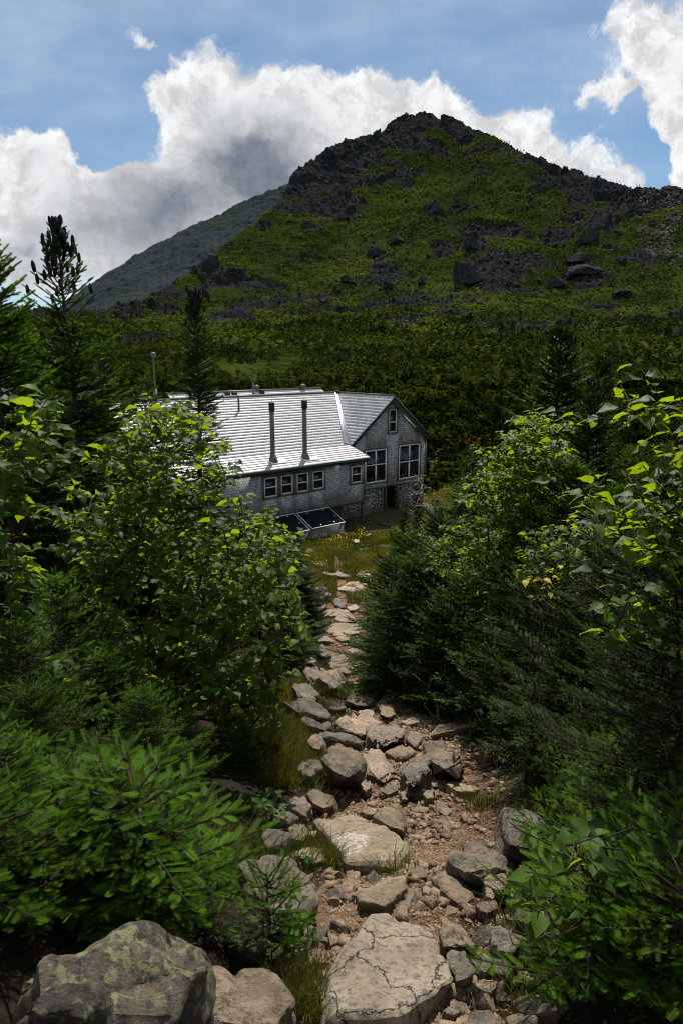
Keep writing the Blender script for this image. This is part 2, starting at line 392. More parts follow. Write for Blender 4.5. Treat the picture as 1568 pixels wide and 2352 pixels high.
def glassm(t):
    p = t.new('ShaderNodeBsdfPrincipled'); p.inputs['Base Color'].default_value = (.006, .007, .008, 1); p.inputs['Roughness'].default_value = .04
    p.inputs['Specular IOR Level'].default_value = .5
    b = t.new('ShaderNodeBump'); b.inputs['Strength'].default_value = .08; b.inputs['Distance'].default_value = .05
    t.put(b.inputs['Height'], t.noise(objco(t), 1.5, 2)); t.l.new(b.outputs[0], p.inputs['Normal']); return p.outputs[0]
M_glass = mat('window_glass', glassm)
def shinglewall(t):
    o = objco(t); s = t.new('ShaderNodeSeparateXYZ'); t.put(s.inputs[0], o)
    c = t.new('ShaderNodeCombineXYZ'); t.put(c.inputs[0], t.math('ADD', s.outputs[0], s.outputs[1])); t.put(c.inputs[1], s.outputs[2])
    b = t.new('ShaderNodeTexBrick'); t.put(b.inputs['Vector'], c.outputs[0])
    b.inputs['Scale'].default_value = 1; b.inputs['Brick Width'].default_value = .15; b.inputs['Row Height'].default_value = .135
    b.inputs['Mortar Size'].default_value = .010; b.inputs['Mortar Smooth'].default_value = .3; b.inputs['Bias'].default_value = .1
    b.inputs['Color1'].default_value = (.30, .30, .30, 1); b.inputs['Color2'].default_value = (.54, .55, .56, 1); b.inputs['Mortar'].default_value = (.03, .026, .024, 1)
    st = t.vmath('MULTIPLY', o, (5., 5., .7))
    n = t.noise(st, 1.1, 6, .65); stain = t.step(n, .56, .72)
    low = t.step(s.outputs[2], 2.3, .4)
    col = t.mix(t.math('MULTIPLY', stain, .3), b.outputs[0], (.07, .055, .045))
    col = t.mix(t.math('MULTIPLY', low, .3), col, (.12, .085, .06))
    return principled(t, col, .85, .2, bump=b.outputs['Fac'], bstr=-.8, bdist=.02)
M_wall = mat('cedar_shingle_wall', shinglewall)
def roofm(t):
    o = objco(t); s = t.new('ShaderNodeSeparateXYZ'); t.put(s.inputs[0], o)
    def hsh(v, k): return t.math('FRACT', t.math('MULTIPLY', t.math('SINE', t.math('MULTIPLY', v, k)), 43758.5))
    uvn = t.new('ShaderNodeAttribute', attribute_name='course').outputs['Fac']; al = t.new('ShaderNodeAttribute', attribute_name='along').outputs['Fac']
    x = t.math('ADD', t.math('MULTIPLY', al, 4.2), t.math('MULTIPLY', hsh(uvn, 3.1), 7.))
    cell = t.math('FLOOR', x); fr = t.math('FRACT', x)
    rr = hsh(t.math('ADD', t.math('MULTIPLY', cell, 1.7), t.math('MULTIPLY', uvn, 9.3)), 2.3)
    col = t.mix(rr, (.50, .485, .48), (.62, .605, .60))
    gap = t.step(t.math('ABSOLUTE', t.math('SUBTRACT', fr, .5)), .46, .485)
    n = t.noise(o, 1.3, 6, .6); col = t.mix(t.math('MULTIPLY', t.step(n, .5, .7), .4), col, (.30, .22, .19))
    col = t.mix(gap, col, (.05, .04, .035))
    return principled(t, col, t.math('ADD', .50, t.math('MULTIPLY', rr, .05)), .9, bump=t.noise(o, 30, 4), bstr=.2, bdist=.01)
M_roof = mat('weathered_roof_shingle', roofm)
M_butt = simple('shingle_butt', (.22, .19, .18), .9, .1)
def stonem(t):
    o = objco(t); v = t.new('ShaderNodeTexVoronoi', feature='DISTANCE_TO_EDGE'); v.inputs['Scale'].default_value = 1
    w_ = t.vmath('ADD', t.vmath('MULTIPLY', o, (3.0, 3.0, 5.5)), t.vmath('SCALE', t.noise(o, 2.2, 3, .5, 'Color'), scale=.7)); t.put(v.inputs['Vector'], w_)
    v2 = t.new('ShaderNodeTexVoronoi'); v2.inputs['Scale'].default_value = 1; t.put(v2.inputs['Vector'], w_)
    e = t.step(v.outputs[0], .05, .14)
    c = t.mix(e, (.26, .24, .21), t.mix(.5, (.06, .055, .05), t.mix(1.0, v2.outputs['Color'], (.12, .11, .10), 'MULTIPLY')))
    return principled(t, c, .9, .2, bump=e, bstr=.8, bdist=.03)
M_stone = mat('mortared_stone', stonem)
M_grass = needles('grass_blades', (.034, .052, .008), (.17, .16, .04), .4, .8, .1)
M_scrub = needles('scrub_needles', (.006, .014, .003), (.072, .104, .014), .3, .9, .03)
M_heath = needles('heath_tufts', (.008, .016, .002), (.085, .128, .016), .3, .9, .03)
M_flower = simple('yellow_petals', (.75, .50, .02), .6, .2, var=.1)
M_cloth = simple('dark_clothes', (.02, .02, .03), .8, .2)
M_cloth_red = simple('red_jacket', (.45, .03, .02), .8, .2)
M_skin = simple('skin', (.35, .2, .14), .6, .3, var=.05)

# ------------------------------------------------------------------ terrain
PY = np.array([-30, -6, 0, 1.5, 2.5, 4, 7, 10, 14, 20, 27, 33, 38, 45, 70.])
PZ = np.array([6, .2, -1.66, -1.98, -2.38, -3.02, -4.25, -5.2, -6.35, -7.6, -8.6, -9.15, -9.55, -9.6, -9.6])
TC = [(905, 2352), (905, 2100), (950, 1900), (960, 1720), (900, 1580), (800, 1480), (785, 1400), (785, 1330), (770, 1270), (780, 1235)]
TW = [260, 280, 260, 220, 150, 80, 66, 60, 55, 40]
def prof(y): return np.interp(y, PY, PZ)
def _hit(px, py, zf, smax=1500):
    d = ray(px, py); s = .3
    while s < smax:
        p = d * s
        if p[2] < zf(p[0], p[1]): break
        s *= 1.01
    a, b = s / 1.01, s
    for _ in range(20):
        m = (a + b) / 2; p = d * m
        if p[2] < zf(p[0], p[1]): b = m
        else: a = m
    return d * b
_tp = [_hit(x, y, lambda X, Y: float(prof(Y))) for x, y in TC]
TY = np.array([-5.] + [p[1] for p in _tp] + [45.]); TX = np.array([_tp[0][0]] + [p[0] for p in _tp] + [_tp[-1][0]])
THW = np.array([.5] + [.5 * wpx / FPX * np.linalg.norm(p) for p, wpx in zip(_tp, TW)] + [1.])
BR = np.array([0, 75, 100, 130, 165, 200, 250, 300, 350, 400, 450, 500, 550, 620, 800])
BZ = np.array([-9.6, -9.6, -8.6, -5.0, 1.0, 7.5, 16, 28, 47, 74, 106, 141, 176, 222, 330.])
SKY = [(-900, 700), (-400, 700), (0, 702), (60, 706), (200, 714), (300, 700), (370, 665), (420, 637), (470, 600), (520, 560), (560, 530), (600, 500), (640, 465), (652, 440), (660, 420),
       (685, 385), (720, 365), (760, 335), (800, 318), (850, 312), (880, 292), (905, 275), (930, 262), (965, 257), (1000, 262), (1035, 270), (1080, 292), (1130, 310),
       (1180, 340), (1250, 368), (1330, 395), (1400, 415), (1440, 430), (1500, 430), (1568, 430), (1900, 440), (2600, 470)]
_sa = []; _se = []
for x, y in SKY:
    d = ray(x, y); _sa.append(math.atan2(d[0], d[1])); _se.append(d[2] / math.hypot(d[0], d[1]))
def crest(az):
    e = np.interp(az, _sa, _se); k = .012
    e = (np.interp(az - k / 2, _sa, _se) + np.interp(az + k / 2, _sa, _se) + e * 2) / 4
    rr = np.linspace(150, 800, 651); ang = np.interp(rr, BR, BZ) / rr
    return e, np.interp(e, ang, rr)
def ground(x, y):
    """height of the near ground (and of the valley floor), eye at z = 0"""
    x = np.asarray(x, float); y = np.asarray(y, float); r = np.hypot(x, y)
    xc = np.interp(y, TY, TX); hw = np.interp(y, TY, THW)
    d = np.abs(x - xc)
    z = prof(y) + .38 * sstep(0, 1.0, (d - hw)) * sstep(30, 20, y)
    z = z + .02 * np.clip(d - hw, 0, 30) * sstep(30, 15, y)
    z = z + .10 * fbm(x * .8, y * .8, 4, 3) + .05 * fbm(x * 4, y * 4, 3, 5)
    far = sstep(48, 72, r)
    az = np.arctan2(x, y)
    return z * (1 - far) + (-9.6 + .9 * fbm(x * .08, y * .08, 3, 9)) * far
def rockmask(x, y, r, t):
    """t: 0 foot of the slope, 1 crest"""
    n = fbm(x * .016, y * .016, 4, 21); n2 = fbm(x * .06, y * .06, 3, 33)
    m = sstep(.70, .98, t + .5 * n + .5 * n2) * sstep(35, 125, np.interp(r, BR, BZ) + 60 * n2) + .8 * sstep(.16, .36, n2 + .7 * n + .12 * t) * sstep(.0, .25, t)
    return np.clip(m, 0, 1)
def hill(x, y, e, rc):
    r = np.hypot(x, y); t = (r - 150) / (rc - 150)
    zc = e * rc
    base = np.interp(r, BR, BZ); fall = zc - .55 * (r - rc)
    k = 9.0; hmin = np.clip(.5 + .5 * (fall - base) / k, 0, 1)
    z = fall * (1 - hmin) + base * hmin - k * hmin * (1 - hmin)
    m = rockmask(x, y, r, t); up = sstep(.15, .8, t)
    z = z + up * 7 * fbm(x * .012, y * .012, 3, 41) * sstep(0, .3, t)
    wx = x + 6 * fbm(x * .1, y * .1, 3, 55); wy = y + 6 * fbm(x * .1, y * .1, 3, 56)
    z = z + m * up * (5.0 * facets(wx * .04, wy * .04, 51) + 1.7 * facets(wx * .11, wy * .11, 61) + .6 * facets(wx * .33, wy * .33, 71))
    z = z + sstep(90, 200, r) * (1.8 * fbm(x * .1, y * .1, 3, 81) + 1.5 * fbm(x * .3, y * .3, 4, 91, .6))
    return z, m, t
# one sheet for the near ground: polar grid, fine in front of the eye
def polar(azs, rs):
    A, R = np.meshgrid(azs, rs); X = R * np.sin(A); Y = R * np.cos(A)
    nr, na = A.shape
    i = np.arange((nr - 1) * (na - 1)); a = i % (na - 1); b = i // (na - 1); v = b * na + a
    return A, R, X, Y, np.stack([v, v + 1, v + na + 1, v + na], 1)
azn = np.concatenate([np.linspace(-math.pi, -.7, 60)[:-1], np.linspace(-.7, .7, 620), np.linspace(.7, math.pi, 60)[1:]])
rn = .25 * (76 / .25) ** (np.linspace(0, 1, 640))
A, R, X, Y, Fg = polar(azn, rn)
Z = ground(X, Y)
xc = np.interp(Y, TY, TX); hw = np.interp(Y, TY, THW)
edge = np.abs(X - xc) - hw + .35 * fbm(X * 2, Y * 2, 3, 13)
trail_a = sstep(.25, -.15, edge) * sstep(31, 26, Y) * sstep(-9, -5, Y)
grass_a = np.clip(sstep(19, 22, Y + 2 * fbm(X, Y, 3, 15)) * (1 - .9 * trail_a) + .6 * sstep(.5, .1, edge) * sstep(-.1, .15, edge) * (fbm(X * 1.5, Y * 1.5, 3, 16) > 0), 0, 1)
me = mk('ground', np.stack([X, Y, Z], -1).reshape(-1, 3), Fg[:, ::-1], M_ground, True, {'trail': trail_a.ravel(), 'grass': grass_a.ravel()})
link('ground', me, kind='structure')
# the mountain with its foot
azm = np.concatenate([np.linspace(-1.5, -.56, 60)[:-1], np.linspace(-.56, .56, 1000), np.linspace(.56, 1.5, 60)[1:]])
rm = np.concatenate([np.linspace(74, 230, 170)[:-1], np.linspace(230, 600, 520), np.linspace(600, 900, 40)[1:]])
A, R, X, Y, Fm = polar(azm, rm)
E, RC = crest(A)
Z, Mk, T = hill(X, Y, E, RC)
bl = sstep(74, 95, R); Z = (ground(X, Y) - .15 * sstep(77, 74, R)) * (1 - bl) + Z * bl
ang = (Z / R); amax = ang.max(0); ker = np.hanning(41); ker /= ker.sum()
corr = np.convolve(np.pad(E[0] - amax, 20, 'edge'), ker, 'valid')
corr = corr[None, :] * sstep(.3, 1, T)
Z = Z + corr * R
me = mk('mountain', np.stack([X, Y, Z], -1).reshape(-1, 3), Fm[:, ::-1], M_hill, False, {'rock': Mk.ravel(), 'upper': sstep(.3, .9, T).ravel()})
link('mountain', me, kind='structure')
HZ, HR, HA, HM, HT = Z, rm, azm, Mk, T
def hill_at(az, r):
    """bilinear look-up of the mountain sheet"""
    i = np.clip(np.interp(r, HR, np.arange(len(HR))), 0, len(HR) - 1.001); j = np.clip(np.interp(az, HA, np.arange(len(HA))), 0, len(HA) - 1.001)
    i0 = i.astype(int); j0 = j.astype(int); fi = i - i0; fj = j - j0
    g = lambda a: (a[i0, j0] * (1 - fj) + a[i0, j0 + 1] * fj) * (1 - fi) + (a[i0 + 1, j0] * (1 - fj) + a[i0 + 1, j0 + 1] * fj) * fi
    return g(HZ), g(HM), g(HT)
# the far ridge behind the left flank
FS = [(-300, 900), (0, 790), (140, 705), (200, 655), (260, 618), (330, 575), (380, 550), (430, 522), (500, 495), (560, 462), (610, 442), (655, 424), (760, 380), (900, 340), (1200, 400)]
fa = []; fe = []
for x, y in FS:
    d = ray(x, y); fa.append(math.atan2(d[0], d[1])); fe.append(d[2] / math.hypot(d[0], d[1]))
azf = np.linspace(-.62, .1, 420); rf = np.concatenate([np.linspace(620, 1150, 300), np.linspace(1160, 1500, 20)])
A, R, X, Y, Ff = polar(azf, rf)
E = np.interp(A, fa, fe); t = np.clip((R - 620) / 480, 0, 1)
Z = np.where(R < 1100, R * (E * (.18 + .82 * t ** 1.1)), E * 1100 - .7 * (R - 1100)) - 25 * (1 - t)
Z += 2.2 * facets(X * .06, Y * .06, 5) + 2 * facets(X * .16, Y * .16, 6) + 14 * fbm(X * .012, Y * .012, 3, 8) * sstep(0, .2, t) * sstep(1, .8, t)
me = mk('far_ridge', np.stack([X, Y, Z], -1).reshape(-1, 3), Ff[:, ::-1], M_far, False); link('far_ridge', me, kind='structure')

_gx = np.arange(-16, 16.01, .05); _gy = np.arange(-1, 62, .05)
_GG = ground(*np.meshgrid(_gx, _gy)); _GL = _GG.tolist()
def gz(x, y):
    i = (y + 1) / .05; j = (x + 16) / .05; a = int(i); b = int(j)
    if i < 0 or j < 0 or a >= len(_gy) - 1 or b >= len(_gx) - 1: return float(ground(np.array([x]), np.array([y]))[0])
    i -= a; j -= b; r0 = _GL[a]; r1 = _GL[a + 1]
    return (r0[b] * (1 - j) + r0[b + 1] * j) * (1 - i) + (r1[b] * (1 - j) + r1[b + 1] * j) * i
def at(px, py): return _hit(px, py, gz, 90)

# ------------------------------------------------------------------ the hut
U = np.array([.755, .656, 0.]); U /= np.linalg.norm(U); W = np.array([-U[1], U[0], 0.])
HE = np.array([1.64, 38.7, -9.7])                       # hut frame: a along the long wall, b towards the back, z up from the ground
RZ = math.atan2(U[1], U[0]); Z0 = HE[2]
def hutplane(px, py, b):
    """hut-frame (a, z) where a pixel's ray meets the upright plane b"""
    d = ray(px, py); s = (np.dot(HE, W) + b) / np.dot(d, W); p = d * s - HE
    return float(np.dot(p, U)), float(p[2])
def hutpt(a, b, z): return HE + U * a + W * b + np.array([0, 0, z])
hut = link('mountain_hut', None, loc=tuple(HE), rotz=RZ, label='long grey shingled hut with a broad pale roof and a gabled wing below the mountain', cat='hut')
zE, zB, zR = 4.10, 4.63, 7.37                           # eave, flare break, ridge
bB, bR = 1.75, 6.95
aL, aV, aW = -12.6, 3.5, 6.95                           # left end, wing ridge, right end of wing
def roof_z(a, b): return zE + (zB - zE) * b / bB if b < bB else zB + (zR - zB) * (b - bB) / (bR - bB)
def courses(name, p_of, n, seg, thick=.018):
    """stepped shingle courses; p_of(t) gives (left, right) points of the roof line at t in 0..1 going up"""
    V = []; Fq = []; co = []; al = []; mi = []
    L0, R0 = p_of(0); L1, R1 = p_of(.5)
    nrm = np.cross(np.array(R0) - np.array(L0), np.array(L1) - np.array(L0)); nrm /= np.linalg.norm(nrm)
    if nrm[2] < 0: nrm = -nrm
    rg = random.Random(5)
    for i in range(n):
        l0, r0 = [np.array(q) for q in p_of(i / n)]; l1, r1 = [np.array(q) for q in p_of((i + 1) / n)]
        th = nrm * (thick + rg.uniform(-.001, .001)); b = len(V); ln = np.linalg.norm(r0 - l0)
        m = max(1, int(ln / seg)); cols = []
        for k in range(m + 1):
            f = k / m; j = nrm * rg.uniform(-.0012, .0012)
            cols.append([l0 + (r0 - l0) * f, l0 + (r0 - l0) * f + th + j, l1 + (r1 - l1) * f + nrm * .004])
        for k, c in enumerate(cols):
            V += c; co += [i] * 3; al += [float(np.dot(c[0] - l0, (r0 - l0) / ln))] * 3
        for k in range(m):
            q = b + 3 * k; Fq += [[q, q + 3, q + 4, q + 1], [q + 1, q + 4, q + 5, q + 2]]; mi += [1, 0]
    me = mk(name, np.array(V), np.array(Fq), [M_roof, M_butt], False, {'course': co, 'along': al}, mi)
    return me
link('roof', courses('roof', lambda t: ((aL, t * bB - .02, zE + (zB - zE) * t), (0.0, t * bB - .02, zE + (zB - zE) * t)), 7, 1.2), hut, label='lower flared part of the main roof')
link('roof', courses('roof', lambda t: ((aL, bB + t * (bR - bB), zB + (zR - zB) * t), (t * aV, bB + t * (bR - bB), zB + (zR - zB) * t)), 22, 1.2), hut)
# back slope and rear wing
link('roof', courses('roof', lambda t: ((aV, bR + 2.2 * (1 - t), zR - 1.2 * (1 - t)), (aL, bR + 2.2 * (1 - t), zR - 1.2 * (1 - t))), 8, 2.0), hut)
rb, rz = 11.6, 7.42
link('rear_roof', courses('rear_roof', lambda t: ((-6.5, 8.9 + (rb - 8.9) * t, 5.9 + (rz - 5.9) * t), (5.9 - 0 * t, 8.9 + (rb - 8.9) * t, 5.9 + (rz - 5.9) * t)), 12, 1.5), hut, label='roof of the rear block behind the main ridge')
# wing roof: left slope falls to the valley, right slope behind the gable
gb0, gb1 = bB - .12, bB + .30                           # rake plane, gable wall plane
def wing_left(t):
    a = t * aV                                           # going up: from the eave line at a=0 to the ridge at a=aV
    return ((a, bB + (bR - bB) * t + .02, zB + (zR - zB) * t), (a, gb0, zB + (zR - zB) * t))
link('wing_roof', courses('wing_roof', wing_left, 17, .9), hut, label='left slope of the gabled wing roof')
mb = MB(); mb.prism([(aV, gb0, zR), (aW + .12, gb0, zB - .06), (aW + .12, gb0, zB - .18), (aV, gb0, zR - .12)], (0, 7.5, 0)); link('wing_roof', mb.mesh('wing_roof', M_butt), hut)
# ridge caps, valley flashing
mb = MB(); mb.tube([(aL, bR, zR + .03), (aV + .1, bR, zR + .03)], [.07, .07], 6); mb.tube([(aV, gb0, zR + .03), (aV, bR, zR + .03)], [.06, .06], 6)
mb.tube([(-6.5, rb, rz + .02), (5.9, rb, rz + .02)], [.08, .08], 6); link('ridge_cap', mb.mesh('ridge_cap', M_roof), hut)
vA = np.array([0.0, bB, zB]); vB = np.array([aV, bR, zR]); vd = (vB - vA) / np.linalg.norm(vB - vA)
mn = np.array([0, -(zR - zB), bR - bB]); mn = mn / np.linalg.norm(mn); side = np.cross(vd, mn)
if side[0] > 0: side = -side
mb = MB(); q = [vA + side * .40 + mn * .06, vA + side * -.02 + mn * .06, vB + side * -.02 + mn * .06, vB + side * .22 + mn * .06]
mb.prism(q, mn * .012); link('valley_flashing', mb.mesh('valley_flashing', M_flash), hut)
mb = MB(); mb.box(aV - .18, aV + .12, bR - .2, bR + .1, zR, zR + .14); link('ridge_vent', mb.mesh('ridge_vent', M_cap), hut)
# fascia and rakes
mb = MB(); mb.box(aL, -.02, .03, .08, zE - .22, zE - .012); link('fascia', mb.mesh('fascia', M_green), hut)
mb = MB()
for (a0, z0, a1, z1) in ((-.05, zB - .05, aV, zR), (aV, zR, aW + .15, zB - .1)):
    mb.prism([(a0, gb0 - .05, z0 + .015), (a1, gb0 - .05, z1 + .015), (a1, gb0 - .05, z1 - .26), (a0, gb0 - .05, z0 - .20)], (0, .045, 0))
link('rake_board', mb.mesh('rake_board', M_green), hut)
mb = MB(); mb.prism([(-.02, .10, zE - .02), (-.02, bB, zB - .02), (-.02, bB, zB - .18), (-.02, .10, zE - .18)], (-.05, 0, 0)); link('rake_board', mb.mesh('rake_board', M_green), hut)
# walls with real window openings
def wall_with_holes(name, b, outline_z, holes, a0, a1, zbot, th=.16):
    """strip wall between a0..a1; holes = [(a0,a1,z0,z1)], outline_z(a) top height"""
    cuts = sorted(set([a0, a1] + [h[0] for h in holes] + [h[1] for h in holes] + ([aV] if a0 < aV < a1 else [])))
    mb = MB()
    for l, r in zip(cuts[:-1], cuts[1:]):
        if r - l < 1e-4: continue
        m = (l + r) / 2; hs = sorted([(h[2], h[3]) for h in holes if h[0] < m < h[1]])
        z = zbot
        for h0, h1 in hs + [(None, None)]:
            if h0 is None: tl, tr_ = outline_z(l), outline_z(r)
            else: tl = tr_ = h0
            mb.prism([(l, b, z), (r, b, z), (r, b, tr_), (l, b, tl)], (0, th, 0))
            z = h1
    return link(name, mb.mesh(name, M_wall), hut)
def window(b, x0, y0, x1, y1, cols, rows, split=.5, name='window'):
    a0, z1 = hutplane(x0, y0, b); a1, z0 = hutplane(x1, y1, b)
    _, z1b = hutplane(x1, y0, b)
    return [a0, a1, z0, z1, cols, rows, split]
WB = .34
W1 = [window(WB, 606, 1099, 636, 1139, 1, 2), window(WB, 644.6, 1093.5, 672, 1131.8, 1, 2), window(WB, 681, 1088.5, 708, 1127, 1, 2), window(WB, 717.6, 1083.6, 743.2, 1120.6, 1, 2), window(WB, 805.8, 1072, 829.5, 1106.5, 1, 2)]
GBW = gb1
W2 = [window(GBW, 892.9, 941, 909.2, 992, 1, 2, .45), window(GBW, 838, 1036, 885.7, 1104, 2, 2, .54), window(GBW, 915.5, 1023.5, 961, 1094, 2, 2, .5)]
for ww in W1: ww[3] = min(ww[3], zE - .35)
holes1 = [(q[0], q[1], q[2], q[3]) for q in W1]; holes2 = [(q[0], q[1], q[2], q[3]) for q in W2]
zwb = 1.56
wall_with_holes('wall', WB, lambda a: zE - .03 + (zB - zE) * WB / bB - .03, holes1, aL + .3, -.18, zwb)
gz_ = lambda a: zB - .12 + (zR - zB) * (1 - abs(a - aV) / aV) - .05
wall_with_holes('wall', GBW, gz_, holes2, -.35, aW, 1.72)
for q in ((-.34, -.18, WB + .001, GBW - .002, zwb, zE + .02), (aW - .16, aW - .002, GBW + .17, 9.2, 1.72, zB - .2), (aL + .3, aL + .46, WB + .17, 9.0, zwb, zE + .1), (5.6, 5.76, 9.2, 11.6, 1.7, 6.6)):
    mb = MB(); mb.box(*q); link('wall', mb.mesh('wall', M_wall), hut)
for bw, ws in ((WB, W1), (GBW, W2)):
    for (a0, a1, z0, z1, cols, rows, split) in ws:
        fw = .055 if cols == 1 else .07; cw = .12
        mb = MB()
        for (l, r, zb, zt) in ((a0, a0 + fw, z0, z1), (a1 - fw, a1, z0, z1), (a0 + fw, a1 - fw, z1 - fw, z1), (a0 + fw, a1 - fw, z0, z0 + fw)): mb.box(l, r, bw - .035, bw + .06, zb, zt)
        wn = link('window', mb.mesh('window', M_white), hut)
        mb = MB()
        for (l, r, zb, zt) in ((a0 - cw, a0 - .002, z0 - cw, z1 + cw), (a1 + .002, a1 + cw, z0 - cw, z1 + cw), (a0 - .002, a1 + .002, z1 + .002, z1 + cw), (a0 - .002, a1 + .002, z0 - cw, z0 - .002)): mb.box(l, r, bw - .028, bw - .002, zb, zt)
        link('casing', mb.mesh('casing', M_casing), wn)
        mb = MB(); zm = z0 + (z1 - z0) * split; mb.box(a0 + fw, a1 - fw, bw - .018, bw + .03, zm - .03, zm + .03)
        if cols == 2:
            am = (a0 + a1) / 2; mb.box(am - .05, am + .05, bw - .025, bw + .035, z0 + fw, zm - .031); mb.box(am - .05, am + .05, bw - .025, bw + .035, zm + .031, z1 - fw)
        link('muntin', mb.mesh('muntin', M_white), wn)
        mb = MB(); mb.box(a0 + fw, a1 - fw, bw + .04, bw + .05, z0 + fw, z1 - fw); link('pane', mb.mesh('pane', M_glass), wn)
# corner boards
for (a, b, zb, zt) in ((-.20, WB - .03, zwb, zE - .12), (aW - .1, GBW - .03, 1.72, zB - .25)):
    mb = MB(); mb.box(a, a + .12, b, b + .028, zb, zt); link('corner_board', mb.mesh('corner_board', M_casing), hut)
mb = MB(); mb.box(aL + .3, -.2, WB, GBW, zwb - .12, zwb - .003); link('floor_beam', mb.mesh('floor_beam', M_concrete), hut)
# foundation with its dark doorway
d0, _ = hutplane(887, 1170, 2.1); d1, _ = hutplane(911, 1170, 2.1)
mb = MB(); mb.box(-2.2, d0, 2.12, 2.4, -.8, 1.70); link('foundation', mb.mesh('foundation', M_stone), hut)
mb = MB(); mb.box(d1, aW - .1, 2.12, 2.4, -.8, 1.70); link('foundation', mb.mesh('foundation', M_stone), hut)
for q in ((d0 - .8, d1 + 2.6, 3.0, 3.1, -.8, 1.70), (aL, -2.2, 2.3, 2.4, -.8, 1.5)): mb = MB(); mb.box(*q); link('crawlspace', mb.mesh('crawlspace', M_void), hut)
for px in (785, 832): 
    a, _ = hutplane(px, 1180, .42); mb = MB(); mb.box(a - .07, a + .07, .36, .5, -.9, zwb - .12); link('post', mb.mesh('post', M_concrete), hut)
for a in (-4.5, -7.5, -10.5): mb = MB(); mb.box(a - .07, a + .07, .36, .5, -.9, zwb - .12); link('post', mb.mesh('post', M_concrete), hut)
for k, (px, py) in enumerate(((885.5, 1170), (912, 1170))):
    a, _ = hutplane(px, py, 2.0); mb = MB(); mb.box(a - .06, a + .06, 2.0, 2.115, -.8, 1.69); link('door_jamb', mb.mesh('door_jamb', M_concrete), hut)
# flues and small pipes on the roof
def roofpt(px, py, rear=False):
    best = None
    for k in range(400):
        if rear: b = 8.9 + (rb - 8.9) * k / 400; z = 5.9 + (rz - 5.9) * k / 400
        else: b = bR * k / 400; z = roof_z(0, b)
        a, zz = hutplane(px, py, b)
        if best is None or abs(zz - z) < best[0]: best = (abs(zz - z), a, b, z)
    return best[1:]
for (px, py, pt) in ((627, 1060, 924), (700.5, 1053, 919)):
    a, b, z = roofpt(px, py); at_, zt = hutplane(px - 6, pt, b)
    fl = MB(); fl.tube([(a, b, z), (a, b, zt - .45)], [.125, .125], 16); f = link('flue', fl.mesh('flue', M_flue, False), hut)
    m = MB(); m.tube([(a, b, zt - .46), (a, b, zt - .44), (a, b, zt - .04), (a, b, zt)], [.13, .155, .155, .12], 16); link('flue_cap', m.mesh('flue_cap', M_cap), f)
    m = MB(); m.tube([(a, b, zt), (a, b, zt + .16)], [.015, .006], 5); link('finial', m.mesh('finial', M_cap), f)
    m = MB(); m.tube([(a, b - .1, z - .3), (a, b - .02, z + .14), (a, b, z + .42)], [.34, .21, .13], 14); link('flashing', m.mesh('flashing', M_flue), f)
    m = MB(); m.prism([(a - .33, b - .42, roof_z(0, b - .42) + .045), (a + .75, b - .42, roof_z(0, b - .42) + .045), (a + .75, b + .05, roof_z(0, b + .05) + .045), (a - .33, b + .05, roof_z(0, b + .05) + .045)], (0, 0, .012)); link('flashing_sheet', m.mesh('flashing_sheet', M_flash), f)
a, b, z = roofpt(549, 944); m = MB(); m.tube([(a, b, z - .05), (a, b, z + .9)], [.06, .06], 8); link('vent_pipe', m.mesh('vent_pipe', M_flue), hut)
a, b, z = roofpt(582, 905, True); m = MB(); m.tube([(a, b, z - .05), (a, b, z + .75)], [.07, .07], 8); link('vent_pipe', m.mesh('vent_pipe', M_flue), hut)
for px, py in ((523, 910), (539, 911), (602, 905)):
    a, b, z = roofpt(px, py, True); m = MB(); m.box(a - .14, a + .14, b - .14, b + .14, z, z + .3); link('roof_vent', m.mesh('roof_vent', M_cap), hut)
for px, py, r in ((696, 895, .22), (590, 896, .2)):
    a, b, z = roofpt(px, py, True); m = MB(); m.tube([(a, b, z - .1), (a, b, z + .12), (a, b, z + .2), (a, b, z + .34), (a, b, z + .42)], [r * .6, r * .6, r, r, .03], 12); link('roof_vent', m.mesh('roof_vent', M_flue), hut)
